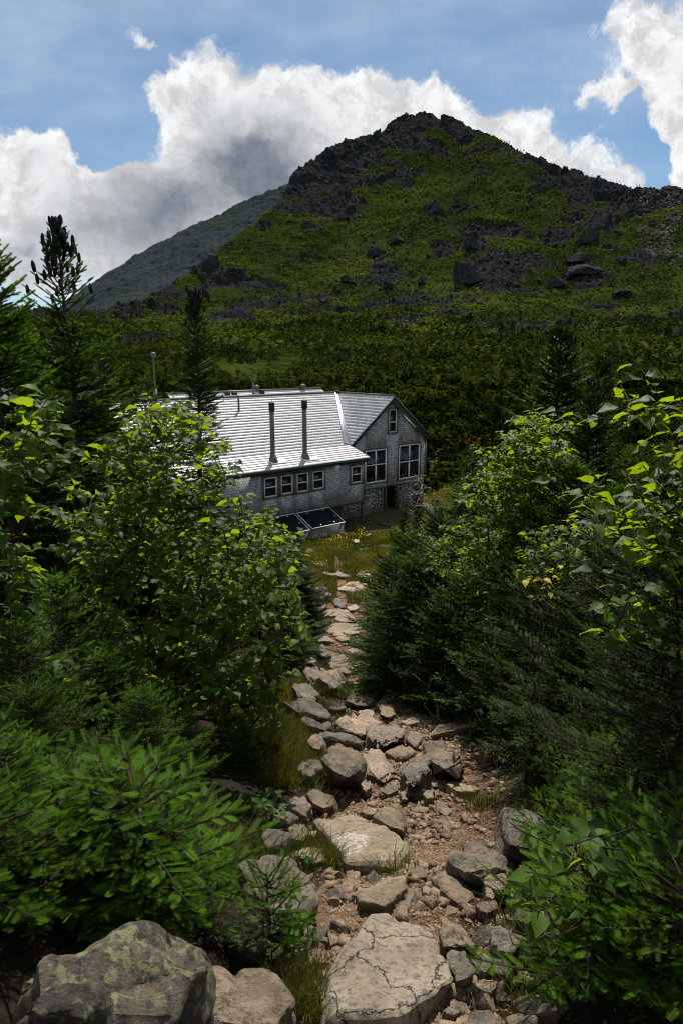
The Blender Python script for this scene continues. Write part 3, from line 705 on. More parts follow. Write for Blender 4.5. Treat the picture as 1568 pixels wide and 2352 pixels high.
# bulkhead panels in front of the wall
for i, cs in enumerate(([(687, 1179), (761, 1167), (786, 1201), (711, 1219)], [(606, 1193), (681, 1182), (705, 1220), (628, 1237)])):
    pts = []
    for k, (px, py) in enumerate(cs):
        b = -.35 if k < 2 else -1.65
        a, z = hutplane(px, py, b); pts.append([a, b, z])
    ztop = (pts[0][2] + pts[1][2]) / 2; zbot_ = (pts[2][2] + pts[3][2]) / 2
    aL_, aR_ = (pts[0][0] + pts[3][0]) / 2, (pts[1][0] + pts[2][0]) / 2
    P4 = [np.array([aL_, -.35, ztop]), np.array([aR_, -.35, ztop]), np.array([aR_, -1.65, zbot_]), np.array([aL_, -1.65, zbot_])]
    base = hutpt((aL_ + aR_) / 2, -1.0, 0)
    e = link('cold_frame', None, loc=tuple(base), rotz=RZ, label=['box with a tilted black cover and white edges, fully in view against the hut', 'box with a tilted black cover half hidden by leaves left of its twin'][i], cat='box', group='black covered boxes along the hut wall')
    off = np.array([(aL_ + aR_) / 2, -1.0, 0]); P4 = [p - off for p in P4]
    P4 = [p + np.array([0, 0, 0.]) for p in P4]
    n = np.cross(P4[1] - P4[0], P4[3] - P4[0]); n /= np.linalg.norm(n); n = -n if n[2] < 0 else n
    m = MB(); m.prism([p + n * .03 for p in P4], n * .03); c = link('cover', m.mesh('cover', M_panel), e)
    m = MB()
    for k in range(4):
        p, q = P4[k], P4[(k + 1) % 4]; m.tube([p + n * .05, q + n * .05], [.028, .028], 4)
    link('edge_trim', m.mesh('edge_trim', M_white), c)
    for (f, g) in ((.25, .12), (.75, .10), (.9, .55), (.72, .88), (.3, .9)):
        p = P4[0] + (P4[1] - P4[0]) * f + (P4[3] - P4[0]) * g; m = MB(); m.tube([p + n * .05, p + n * .085], [.04, .04], 8); link('bolt', m.mesh('bolt', M_bolt), c)
    m = MB(); hx = (aR_ - aL_) / 2
    m.prism([(hx - .03, -.6, zbot_ - .02), (hx - .03, .62, ztop - .03), (hx - .03, .62, -.6), (hx - .03, -.6, -.6)], (-2 * hx + .06, 0, 0)); link('box_body', m.mesh('box_body', M_boxg), e)
# mast behind the left end of the roof
a, z = hutplane(357, 898, 8.9); a2, z2 = hutplane(354, 815, 8.9)
pb = hutpt(a, 8.9, 0)
mst = link('mast', None, loc=tuple(pb), label='thin grey mast with a round head rising behind the left end of the roof', cat='mast')
zt = z2; m = MB(); m.tube([(0, 0, -1), (0, 0, zt - 1.9)], [.13, .11], 10); link('lower_tube', m.mesh('lower_tube', M_flue), mst)
m = MB(); m.tube([(0, 0, zt - 1.9), (0, 0, zt - .1)], [.05, .045], 8); link('upper_tube', m.mesh('upper_tube', M_flue), mst)
m = MB(); m.tube([(0, 0, zt - .15), (0, 0, zt - .1), (0, 0, zt + .08), (0, 0, zt + .14)], [.06, .16, .16, .05], 10); link('head', m.mesh('head', M_flue, True), mst)
# timber and rubble under the wing
def thing_at(px, py, dz=0): p = at(px, py); p[2] += dz; return p
for i, (x0, y0, x1, y1, r, lb) in enumerate(((870, 1203, 888, 1207, .06, 'pale grey pipe lying on the ground under the gabled wing'), (838, 1236, 852, 1229, .07, 'short cut log lying in the flowers by the boxes'), (885, 1208, 912, 1213, .05, 'thin grey pole lying below the dark doorway'))):
    p = at(x0, y0); q = at(x1, y1); p[2] += r * .8; q[2] += r * .8; c = (p + q) / 2
    m = MB(); m.tube([p - c, q - c], [r, r * .85], 8); link('pipe' if i != 1 else 'log', m.mesh('pole', M_flue if i != 1 else M_log), None, tuple(c), label=lb, cat='pipe' if i != 1 else 'log')

# ------------------------------------------------------------------ rocks
def rock_mesh(name, pts, m, rg, rough=.03, bev=.12, cuts=3, smooth=True):
    """angular stone: convex hull with worn edges and a broken surface"""
    bm = bmesh.new()
    for p in pts: bm.verts.new(p)
    r = bmesh.ops.convex_hull(bm, input=bm.verts)
    junk = [g for g in r['geom_interior'] if isinstance(g, bmesh.types.BMVert)] + [g for g in r['geom_unused'] if isinstance(g, bmesh.types.BMVert)]
    bmesh.ops.delete(bm, geom=list(set(junk)), context='VERTS')
    sz = max((Vector(a) - Vector(b)).length for a in pts[:6] for b in pts)
    bmesh.ops.dissolve_limit(bm, angle_limit=math.radians(12), verts=bm.verts, edges=bm.edges)
    try: bmesh.ops.bevel(bm, geom=list(bm.edges), offset=sz * bev * .11, segments=1, profile=.6, affect='EDGES', clamp_overlap=True)
    except Exception: pass
    bmesh.ops.triangulate(bm, faces=bm.faces)
    for _ in range(cuts):
        L = sz / (3.5 * 2 ** _)
        ed = [e for e in bm.edges if e.calc_length() > L * .55]
        if ed: bmesh.ops.subdivide_edges(bm, edges=ed, cuts=1, use_grid_fill=True)
        bmesh.ops.triangulate(bm, faces=[f for f in bm.faces if len(f.verts) > 3])
    from mathutils import noise as N
    o = Vector((rg.uniform(-50, 50), rg.uniform(-50, 50), 0)); bm.normal_update()
    nv = {}
    for v in bm.verts:
        q = v.co / sz + o
        vd = N.voronoi(q * 3.0)[0]; d = N.fractal(q * 2.6, 1.0, 2.1, 5) * .5 + min(.35, (vd[1] - vd[0])) * 1.3 - .3 + N.fractal(q * 13, 1, 2, 2) * .14
        nv[v] = v.normal * d * sz * rough * 1.6
    for v, d in nv.items(): v.co += d
    for e in bm.edges:
        if len(e.link_faces) == 2 and e.calc_face_angle(0) > math.radians(26): e.smooth = False
    me = bpy.data.meshes.new(name); bm.to_mesh(me); bm.free(); me.materials.append(m)
    if smooth: me.polygons.foreach_set('use_smooth', [True] * len(me.polygons))
    return me
def outline_rock(name, px, h, m, label, cat='rock', rg=None, sink=.15, group=None, rough=.03, bev=.12, top=.74):
    """stone whose silhouette follows an outline; the far edge sits at its real height above the ground"""
    h = h * (.8 if h < .14 else .66)
    rg = rg or random.Random(hash(label) % 9999 if False else len(label) * 31 + int(px[0][0]))
    cy = sum(p[1] for p in px) / len(px); cx = sum(p[0] for p in px) / len(px); y0 = min(p[1] for p in px); y1 = max(p[1] for p in px)
    P = []
    base = at(cx, min(cy + (y1 - cy) * .5, y1)); bz = base[2]
    for (x, y) in px:
        f = (y - y0) / max(y1 - y0, 1)
        if f < .55:                                     # rear and flank outline: top edge
            d = ray(x, y); zf = lambda X, Y: gz(X, Y) + h; p = _hit(x, y, zf, 90); P.append(tuple(p)); P.append((p[0], p[1] + h * .25, p[2] - h - sink))
        else:
            p = at(x, y); P.append(tuple(p)); P.append((p[0], p[1], p[2] - sink))
            xx = cx + (x - cx) * top; yy = cy + (y - cy) * top
            q = _hit(xx, yy, lambda X, Y: gz(X, Y) + h * rg.uniform(.75, 1.0), 90); P.append(tuple(q))
    c = np.mean(np.array(P), 0); c[2] = gz(c[0], c[1])
    me = rock_mesh(name, [tuple(np.array(p) - c) for p in P], m, rg, rough, bev, 4 if (y1 - y0) > 60 else 3)
    return link(name, me, None, tuple(c), label=label, cat=cat, group=group)
def c6(*p): return [(490 + .5209 * x, 1756 + .5209 * y) for x, y in p]
def c5(*p): return [(571.7 + .3646 * x, 1225 + .3646 * y) for x, y in p]
def c8(*p): return [(.4687 * x, 1796.7 + .4687 * y) for x, y in p]
R_, G_, K_, D_, Lc = M_rock, M_rock_grey, M_rock_pink, M_rock_dark, M_rock_lichen
ROCKS = [
 (c6((440,240),(500,222),(620,215),(760,270),(865,345),(855,470),(700,468),(560,465),(500,400)), .10, M_rock_quartz, 'broad flat tan slab with a pale quartz patch in the middle of the path'),
 (c6((600,570),(700,520),(850,475),(845,540),(770,645),(615,620)), .09, R_, 'wedge-shaped slab with a shadowed front edge between the quartz slab and the cracked slab'),
 (c6((635,720),(690,670),(760,668),(960,725),(1000,790),(1060,940),(960,1070),(830,1180),(490,1180),(490,900),(560,800)), .10, M_rock_crack, 'largest cracked grey slab at the bottom of the path'),
 (c6((950,490),(1020,470),(1090,480),(1170,590),(1100,650),(1030,590)), .05, R_, 'flat tan slab right of the wedge-shaped slab'),
 (c6((100,440),(200,395),(340,400),(460,530),(485,640),(440,690),(250,690),(150,600)), .17, G_, 'big smooth grey rock at the left edge of the path with leaf shadows on it'),
 (c6((1040,400),(1090,350),(1150,330),(1230,365),(1320,465),(1230,495),(1110,492),(1040,465)), .19, G_, 'rounded coarse grey boulder right of the quartz slab'),
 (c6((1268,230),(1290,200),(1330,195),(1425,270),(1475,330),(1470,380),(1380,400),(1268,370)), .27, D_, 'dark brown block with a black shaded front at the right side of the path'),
 (c6((1190,490),(1230,476),(1280,478),(1305,540),(1262,570),(1195,525)), .11, R_, 'small brown block just below the rounded coarse boulder'),
 (c6((320,165),(350,142),(400,140),(432,180),(420,245),(340,205)), .10, G_, 'squarish grey stone in the left row above the big smooth rock'),
 (c6((243,210),(300,192),(375,240),(335,272),(262,255)), .09, G_, 'flat grey stone furthest left in the row beside the path'),
 (c6((210,310),(240,282),(300,280),(345,312),(325,370),(225,388)), .11, G_, 'lumpy grey stone with a sprig of fir on its edge'),
 (c6((325,270),(360,255),(405,257),(422,300),(400,352),(342,340)), .09, R_, 'brown stone wedged left of the quartz slab'),
 (c6((352,380),(430,364),(485,368),(497,430),(450,442),(390,420)), .07, R_, 'low tan stone between the quartz slab and the big smooth rock'),
 (c6((408,125),(440,108),(530,130),(552,185),(490,205),(425,175)), .12, D_, 'knobbly dark stone at the top of the left row'),
 (c6((700,225),(730,190),(775,182),(830,215),(862,270),(856,310),(780,285)), .12, R_, 'rounded brown stone leaning on the upper right of the quartz slab'),
 (c6((975,168),(1010,162),(1060,212),(1032,238),(975,205)), .04, R_, 'flat tan stone lying in the bare soil above the rounded boulder'),
 (c6((995,665),(1030,670),(1090,730),(1155,810),(1080,815),(995,825)), .13, R_, 'sharp triangular brown stone right of the cracked slab'),
 (c6((1212,790),(1225,725),(1265,700),(1370,755),(1375,810),(1340,850),(1250,840)), .17, G_, 'light grey split rock partly behind the leafy sprig'),
 (c6((1015,835),(1050,812),(1110,815),(1150,900),(1130,960),(1060,985)), .10, G_, 'mottled grey rock against the right side of the cracked slab'),
 (c6((1130,860),(1160,838),(1232,848),(1232,895),(1200,930),(1140,895)), .10, D_, 'dark angular stone lying right of the mottled grey rock'),
 (c6((1228,850),(1270,850),(1320,900),(1310,950),(1230,925)), .09, G_, 'grey rounded stone right of the dark angular stone'),
 (c6((1133,950),(1180,932),(1250,950),(1262,990),(1230,1022),(1165,1005)), .08, R_, 'smooth egg-shaped tan stone at the lower right of the path'),
 (c6((1090,1130),(1140,1090),(1210,1088),(1275,1120),(1285,1190),(1085,1190)), .12, G_, 'grey rock cut by the lower edge, left one of the two'),
 (c6((1285,1110),(1340,1088),(1420,1110),(1460,1190),(1280,1190)), .12, G_, 'grey rock cut by the lower edge, right one of the two'),
 (c6((1300,1040),(1370,1020),(1500,1035),(1540,1100),(1430,1120),(1330,1090)), .10, G_, 'low rock in leaf shade near the lower right corner'),
 (c6((1155,620),(1190,600),(1245,602),(1262,640),(1215,662),(1160,652)), .08, R_, 'brown boxy stone among the small rubble right of the tan slab'),
 (c6((1010,1075),(1040,1048),(1090,1055),(1100,1095),(1060,1120),(1015,1100)), .06, G_, 'pale grey cobble beside the lower end of the cracked slab'),
 (c6((1310,680),(1340,630),(1440,622),(1470,680),(1380,715)), .13, G_, 'grey boulder under the birch sprig at the right'),
 (c6((1385,205),(1400,182),(1440,185),(1452,215),(1410,222)), .06, G_, 'small pale stone in the shade behind the dark brown block'),
 (c6((920,130),(935,105),(972,108),(975,150),(940,160)), .10, R_, 'round brown cobble below the two dark boulders'),
 (c6((820,120),(858,112),(862,160),(828,160)), .08, R_, 'small upright brown stone below the dark boulders'),
 (c6((650,90),(690,72),(698,105),(660,122)), .07, D_, 'small dark cobble under the grey cube boulder'),
 (c6((725,120),(760,92),(815,90),(815,110),(765,140)), .06, R_, 'thin slanted brown stone below the grey boulders'),
 (c6((645,205),(680,178),(722,190),(722,222),(670,225)), .06, R_, 'flat tan stone just behind the quartz slab'),
 (c6((862,190),(900,182),(950,192),(945,215),(880,210)), .04, R_, 'thin flat chip of stone on the bare soil'),
 (c6((845,640),(860,560),(880,535),(890,570),(870,640),(850,700),(790,690),(800,650)), .06, R_, 'narrow upright stone on the right of the wedge-shaped slab'),
 (c6((850,470),(900,445),(950,470),(945,505),(890,505)), .05, R_, 'small brown stone with grass below the quartz slab corner'),
 (c6((1190,585),(1195,530),(1225,528),(1245,580),(1235,602)), .10, R_, 'upright brown splinter under the small brown block'),
 (c8((1035,1040),(1040,925),(1190,905),(1330,912),(1455,1070),(1450,1110),(1400,1250),(970,1250)), .22, R_, 'broad tan rock with a cracked right edge at the lower edge left of the path'),
 (c8((75,1000),(240,835),(450,785),(560,770),(650,720),(740,692),(870,708),(930,755),(1060,800),(1040,880),(960,1010),(900,1250),(60,1250)), .42, Lc, 'huge lichen-covered boulder in the lower left corner'),
 (c8((85,1120),(150,1030),(240,965),(470,970),(540,1060),(620,1250),(60,1250)), .50, Lc, 'smaller lichen boulder leaning in front of the huge one'),
 (c8((1105,780),(1170,680),(1230,640),(1310,740),(1328,830),(1240,850),(1160,820)), .16, Lc, 'mossy knobbly rock between the fir sprig and the ferny plants'),
 (c5((545,345),(600,315),(650,295),(750,308),(760,385),(700,392),(640,370)), .10, K_, 'pale pinkish slab at the top of the path by the fir'),
 (c5((445,255),(480,243),(560,240),(640,262),(640,282),(540,272)), .14, G_, 'long low grey ledge at the edge of the meadow'),
 (c5((668,258),(700,236),(770,240),(805,270),(770,290),(700,275)), .16, K_, 'pale rock with a pink top right of the low ledge'),
 (c5((330,300),(380,300),(440,340),(430,355),(360,350)), .16, D_, 'dark slanted rock behind the greenish boulder'),
 (c5((383,375),(420,345),(480,335),(512,350),(522,382),(465,428),(395,410)), .30, G_, 'greenish grey boulder standing at the left of the narrow path'),
 (c5((345,405),(400,405),(430,435),(478,490),(440,500),(370,480)), .22, D_, 'dark tilted block below the greenish boulder'),
 (c5((525,410),(570,402),(610,430),(618,470),(585,480),(530,440)), .2, D_, 'dark squat boulder right of the greenish boulder'),
 (c5((435,435),(485,430),(492,462),(470,480),(440,465)), .12, G_, 'small stone tucked between the tilted block and the step'),
 (c5((615,460),(670,445),(700,470),(660,490),(620,490)), .12, R_, 'brown stone at the right edge of the narrow path'),
 (c5((455,510),(490,475),(560,468),(620,480),(645,520),(600,530),(480,530)), .10, R_, 'upper tan step with thin layers across the narrow path'),
 (c5((532,535),(570,505),(630,502),(695,555),(640,562),(555,558)), .10, R_, 'dark-fronted step lying across the layered step'),
 (c5((470,600),(520,565),(600,560),(720,572),(712,600),(640,612),(500,640)), .10, R_, 'second tan step down the narrow path'),
 (c5((500,630),(560,605),(700,600),(705,630),(620,645),(520,650)), .09, K_, 'third pale step under the second one'),
 (c5((385,655),(430,640),(500,642),(555,690),(480,695),(400,678)), .08, K_, 'flat pale slab at the left of the path below the steps'),
 (c5((543,655),(590,638),(640,636),(642,675),(575,686)), .11, R_, 'small reddish block in the middle below the steps'),
 (c5((400,730),(450,712),(510,710),(562,748),(530,775),(455,785)), .16, G_, 'rounded grey rock with grass under it at the left'),
 (c5((655,690),(700,668),(750,680),(752,710),(690,722)), .12, D_, 'dark stone at the right under the fir'),
 (c5((490,795),(540,752),(590,755),(645,798),(600,812),(520,812)), .12, G_, 'mossy-edged rock across the path'),
 (c5((595,735),(650,720),(748,722),(735,768),(640,768)), .06, R_, 'flat tan slab in the sun beside the dark stone'),
 (c5((497,830),(530,800),(600,797),(705,815),(690,850),(640,900),(575,880)), .14, R_, 'pale humped rock left of the brown cube'),
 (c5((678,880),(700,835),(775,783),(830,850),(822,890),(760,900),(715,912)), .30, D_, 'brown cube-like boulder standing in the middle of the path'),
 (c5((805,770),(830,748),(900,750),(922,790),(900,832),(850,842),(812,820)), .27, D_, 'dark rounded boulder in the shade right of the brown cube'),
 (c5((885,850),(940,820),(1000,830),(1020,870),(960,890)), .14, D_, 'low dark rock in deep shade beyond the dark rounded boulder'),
 (c5((340,870),(380,838),(460,833),(560,850),(612,955),(605,998),(520,1012),(400,960)), .26, G_, 'big layered grey block on the left half of the path'),
 (c5((265,960),(310,940),(390,942),(462,1035),(430,1060),(340,1050)), .24, G_, 'striped grey rock left below the layered block'),
 (c5((215,1060),(290,1030),(420,1035),(510,1110),(535,1190),(480,1190),(300,1140)), .28, G_, 'long sloping grey rock on the left bank'),
 (c5((322,1180),(390,1150),(480,1150),(545,1235),(500,1262),(400,1240)), .17, D_, 'dark sloping rock just under the long sloping one'),
 (c5((150,835),(200,850),(280,880),(270,895),(190,880)), .12, G_, 'flat stone in the grass under the left bushes'),
 (c5((225,790),(280,770),(360,830),(350,860),(280,850)), .16, G_, 'grey ledge under the left bush above the striped rock'),
 (c5((355,800),(390,780),(430,800),(400,825),(360,820)), .08, R_, 'small pale stone between the rounded rock and the layered block'),
 (c5((543,1215),(600,1150),(690,1095),(790,1120),(832,1190),(780,1260),(735,1300),(640,1270),(560,1245)), .15, K_, 'large pale angular slab in the sunlit middle of the path'),
 (c5((722,1245),(770,1205),(830,1168),(930,1172),(1005,1210),(990,1300),(900,1340),(820,1362),(745,1330)), .27, G_, 'big angular block with a dark cracked face resting on the pale slab'),
 (c5((780,980),(830,922),(885,940),(930,985),(900,1010),(800,1005)), .15, D_, 'flat-faced stone below the brown cube'),
 (c5((820,910),(860,885),(905,885),(965,930),(940,945),(840,935)), .10, R_, 'rounded tan rock half buried behind the flat-faced stone'),
 (c5((590,1040),(650,1005),(750,998),(785,1050),(760,1100),(700,1095),(640,1075)), .17, G_, 'hollowed grey rock behind the pale slab'),
 (c5((795,1045),(850,1040),(910,1090),(932,1160),(880,1172),(815,1150)), .13, R_, 'tan rock behind the big angular block'),
 (c5((825,1015),(850,998),(890,997),(935,1055),(910,1075),(860,1050)), .10, R_, 'small smooth rock at the edge of the bare soil'),
 (c5((950,1125),(1000,1092),(1080,1080),(1088,1105),(1010,1130)), .07, R_, 'long thin stone on the bare soil right of the path'),
 (c5((500,1095),(560,1080),(615,1080),(610,1100),(530,1120)), .08, G_, 'narrow flat stone left of the hollowed rock'),
 (c5((1125,1280),(1200,1195),(1300,1188),(1395,1192),(1400,1215),(1250,1255)), .12, R_, 'long low tan rock at the right with a tapered end'),
 (c5((420,1272),(480,1255),(580,1256),(735,1300),(738,1345),(640,1330),(520,1295)), .12, G_, 'long narrow rock running down to the cube-shaped boulder'),
 (c5((365,1310),(400,1282),(455,1280),(485,1330),(450,1372),(385,1362)), .17, G_, 'round grey stone in the left grass above the speckled one'),
 (c5((475,1420),(520,1350),(560,1325),(650,1340),(700,1400),(742,1490),(705,1560),(600,1560),(495,1510)), .38, G_, 'large cube-shaped grey boulder at the left of the lower path'),
 (c5((305,1460),(350,1432),(430,1424),(468,1470),(450,1510),(370,1548),(318,1525)), .17, G_, 'speckled grey stone in the grass left of the cube-shaped boulder'),
 (c5((718,1380),(750,1345),(820,1360),(960,1495),(880,1560),(800,1575),(735,1520)), .13, K_, 'sparkling pale slab sloping between the two dark boulders'),
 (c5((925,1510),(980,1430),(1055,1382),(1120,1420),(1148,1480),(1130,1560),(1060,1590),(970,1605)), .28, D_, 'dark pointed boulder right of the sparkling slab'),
 (c5((1055,1385),(1100,1330),(1160,1303),(1230,1308),(1320,1370),(1385,1480),(1375,1530),(1240,1510),(1120,1450)), .34, G_, 'big grey boulder with a curved ridge at the right of the path'),
 (c5((850,1372),(900,1340),(970,1328),(1045,1372),(1000,1425),(940,1430)), .09, R_, 'tan slab tucked behind the dark pointed boulder'),
 (c5((1240,1580),(1280,1560),(1380,1580),(1465,1612),(1430,1640),(1300,1630)), .10, R_, 'flat sunlit rock below the boulder with the curved ridge'),
 (c5((695,1590),(720,1560),(765,1568),(775,1610),(735,1638)), .12, R_, 'round brown stone under the cube-shaped boulder'),
 (c5((965,1640),(1010,1580),(1090,1545),(1105,1600),(1060,1650),(1000,1665)), .14, D_, 'dark slab at the foot of the pointed boulder'),
 (c5((955,1185),(1000,1160),(1060,1165),(1080,1195),(1000,1215)), .07, K_, 'pale flat stone right of the big angular block'),
 (c5((985,1290),(1010,1250),(1080,1245),(1095,1310),(1050,1360)), .12, R_, 'tan upright rock between the angular block and the curved boulder'),
 (c5((655,50),(672,34),(692,45),(685,62),(662,60)), .3, K_, 'whitish round boulder sitting in the meadow near the hut'),
 (c5((630,165),(645,150),(665,165),(655,175)), .18, D_, 'small dark stone on the meadow hump'),
 (c5((380,185),(440,170),(520,190),(545,225),(470,215),(400,195)), .04, K_, 'pale stone patch where the path meets the meadow'),
]
for i, (px, h, m, lb) in enumerate(ROCKS):
    outline_rock('rock', px, h, m, lb, rg=random.Random(100 + i), rough=.05 if h > .12 else .03)
# small stones lying on the path: eight kinds, copied
rg = random.Random(11); stones = []
for k in range(8):
    pts = []
    for _ in range(13):
        v = np.array([rg.gauss(0, 1), rg.gauss(0, 1), rg.gauss(0, 1)]); v /= np.linalg.norm(v); pts.append(tuple(v * np.array([1, rg.uniform(.6, .9), rg.uniform(.4, .7)]) * .5))
    stones.append(rock_mesh('stone', pts, [M_rock, M_gravel, M_rock_grey, M_gravel][k % 4], rg, .03, .1, 1))
def offtrail(x, y, pad=0): return abs(x - np.interp(y, TY, TX)) - np.interp(y, TY, THW) > pad
STR = [(c6((490,480),(860,480),(800,640),(490,640)), 34), (c6((880,500),(1000,540),(1020,650),(880,640)), 30), (c6((1040,620),(1320,660),(1400,900),(1180,830),(1020,700)), 46), (c6((1100,980),(1330,900),(1320,1090),(1080,1110)), 36),
       (c6((390,760),(600,700),(520,880),(430,920)), 34), (c5((900,900),(1100,960),(1500,1200),(1500,1400),(1200,1300),(950,1120)), 60), (c6((560,110),(1200,110),(1240,320),(900,300)), 30), (c5((250,700),(950,700),(1050,1300),(300,1350)), 34), (c5((420,400),(720,400),(720,760),(400,760)), 24)]
def inpoly(x, y, P):
    c = False; j = len(P) - 1
    for i in range(len(P)):
        if (P[i][1] > y) != (P[j][1] > y) and x < (P[j][0] - P[i][0]) * (y - P[i][1]) / (P[j][1] - P[i][1]) + P[i][0]: c = not c
        j = i
    return c
sn = 0
for poly, n in STR:
    x0, x1 = min(p[0] for p in poly), max(p[0] for p in poly); y0, y1 = min(p[1] for p in poly), max(p[1] for p in poly)
    k = 0
    while k < n:
        x, y = rg.uniform(x0, x1), rg.uniform(y0, y1)
        if not inpoly(x, y, poly): continue
        k += 1
        if sn >= 298: break
        p = at(x, y); s = rg.choice((.03, .035, .045, .055, .075, .10)) * (1 + .06 * p[1])
        o = link('stone', rg.choice(stones), None, (p[0], p[1], p[2] + s * .12), label='small loose stone on the dirt of the path', cat='stone', group='small loose stones on the path')
        o.rotation_euler = (rg.uniform(-.4, .4), rg.uniform(-.4, .4), rg.uniform(0, 6.3)); o.scale = (s, s, s); sn += 1
# gravel: far too many to count
nr = np.random.default_rng(3)
IC = bmesh.new(); bmesh.ops.create_icosphere(IC, subdivisions=1, radius=.5); IC.verts.ensure_lookup_table()
ICV0 = np.array([v.co[:] for v in IC.verts]); ICF0 = np.array([[v.index for v in f.verts] for f in IC.faces]); IC.free()
CBV = np.array([(x, y, z) for z in (-.4, .4) for y in (-.4, .4) for x in (-.4, .4)]); CBF = np.array([[0, 2, 3], [0, 3, 1], [4, 5, 7], [4, 7, 6], [0, 1, 5], [0, 5, 4], [2, 6, 7], [2, 7, 3], [0, 4, 6], [0, 6, 2], [1, 3, 7], [1, 7, 5]])
def rubble(name, O, S, m, label, flat=.6, jit=.22, kind='stuff', cat=None, cube=False):
    ICV, ICF = (CBV, CBF) if cube else (ICV0, ICF0); n = len(O); Rm = nr.normal(size=(n, 3, 3)); X = norm(Rm[:, 0] * [1, 1, .3]); Y, Z = None, None
    up = norm(Rm[:, 1] * .35 + [0, 0, 1]); X, Y, Z = frames(X, up)
    sc = nr.uniform([.9, .55, flat * .7], [1.3, 1., flat * 1.3], (n, 3)); J = 1 + nr.uniform(-jit, jit, (n, len(ICV), 3 if cube else 1))
    T = ICV[None] * J * sc[:, None, :] * np.asarray(S)[:, None, None]
    V = O[:, None] + T[..., 0:1] * X[:, None] + T[..., 1:2] * Y[:, None] + T[..., 2:3] * Z[:, None]
    Fc = (ICF[None] + (np.arange(n) * len(ICV))[:, None, None]).reshape(-1, 3)
    return link(name, mk(name, V.reshape(-1, 3), Fc, m), kind=kind, label=label, cat=cat)
n = 17000; y = nr.uniform(.9, 1, n) * 0 + 1.0 * np.exp(nr.uniform(0, np.log(24), n)); x = np.interp(y, TY, TX) + np.interp(y, TY, THW) * nr.normal(0, .75, n)
keep = (fbm(x * 1.7, y * 1.7, 3, 77) + .25 * nr.random(n) > .02); x, y = x[keep], y[keep]
S = .009 * np.exp(nr.exponential(.62, len(x))) * (1 + .10 * y); S = np.minimum(S, .065)
rubble('gravel', np.stack([x, y, ground(x, y) + S * .1], 1), S, M_gravel, 'loose gravel and grit strewn over the bare soil of the path', jit=.42, cat='gravel', cube=True)
n = 34000; y = np.exp(nr.uniform(0, np.log(9), n)); x = np.interp(y, TY, TX) + np.interp(y, TY, THW) * nr.normal(0, .8, n); S = .0035 * np.exp(nr.exponential(.5, n)) * (.7 + .3 * y)
rubble('grit', np.stack([x, y, ground(x, y)], 1), np.minimum(S, .022), M_gravel, 'fine grit on the dirt of the near path', jit=.42, cat='gravel', cube=True)

# ------------------------------------------------------------------ conifers and birches
def needle_tpl(lod):
    """flat fir spray one unit long"""
    n, ln, wd, ranks = {0: (16, .25, .046, 3), 1: (9, .26, .13, 4), 2: (5, .34, .15, 2), 3: (3, .5, .3, 2)}[lod]
    V = []; Fc = []; r = random.Random(lod)
    for i in range(n):
        x = .04 + .92 * i / (n - 1); l = ln * (1.05 - .45 * (x - .35) ** 2 * 2) * r.uniform(.85, 1.1)
        for k in range(ranks):
            sgn = (-1, 1, 0, .35)[k]; a = .95 if abs(sgn) == 1 else .6
            dx = math.cos(a) * l; dy = math.sin(a) * l * sgn; dz = l * (.22 if abs(sgn) == 1 else .62 if sgn == 0 else -.5); b = len(V)
            V += [(x - wd / 2, 0, 0), (x + wd / 2, 0, 0), (x + dx, dy, dz)]; Fc.append((b, b + 1, b + 2))
    return np.array(V), np.array(Fc)
NT_ = {k: needle_tpl(k) for k in range(4)}
UPV = np.array([0, 0, 1.])
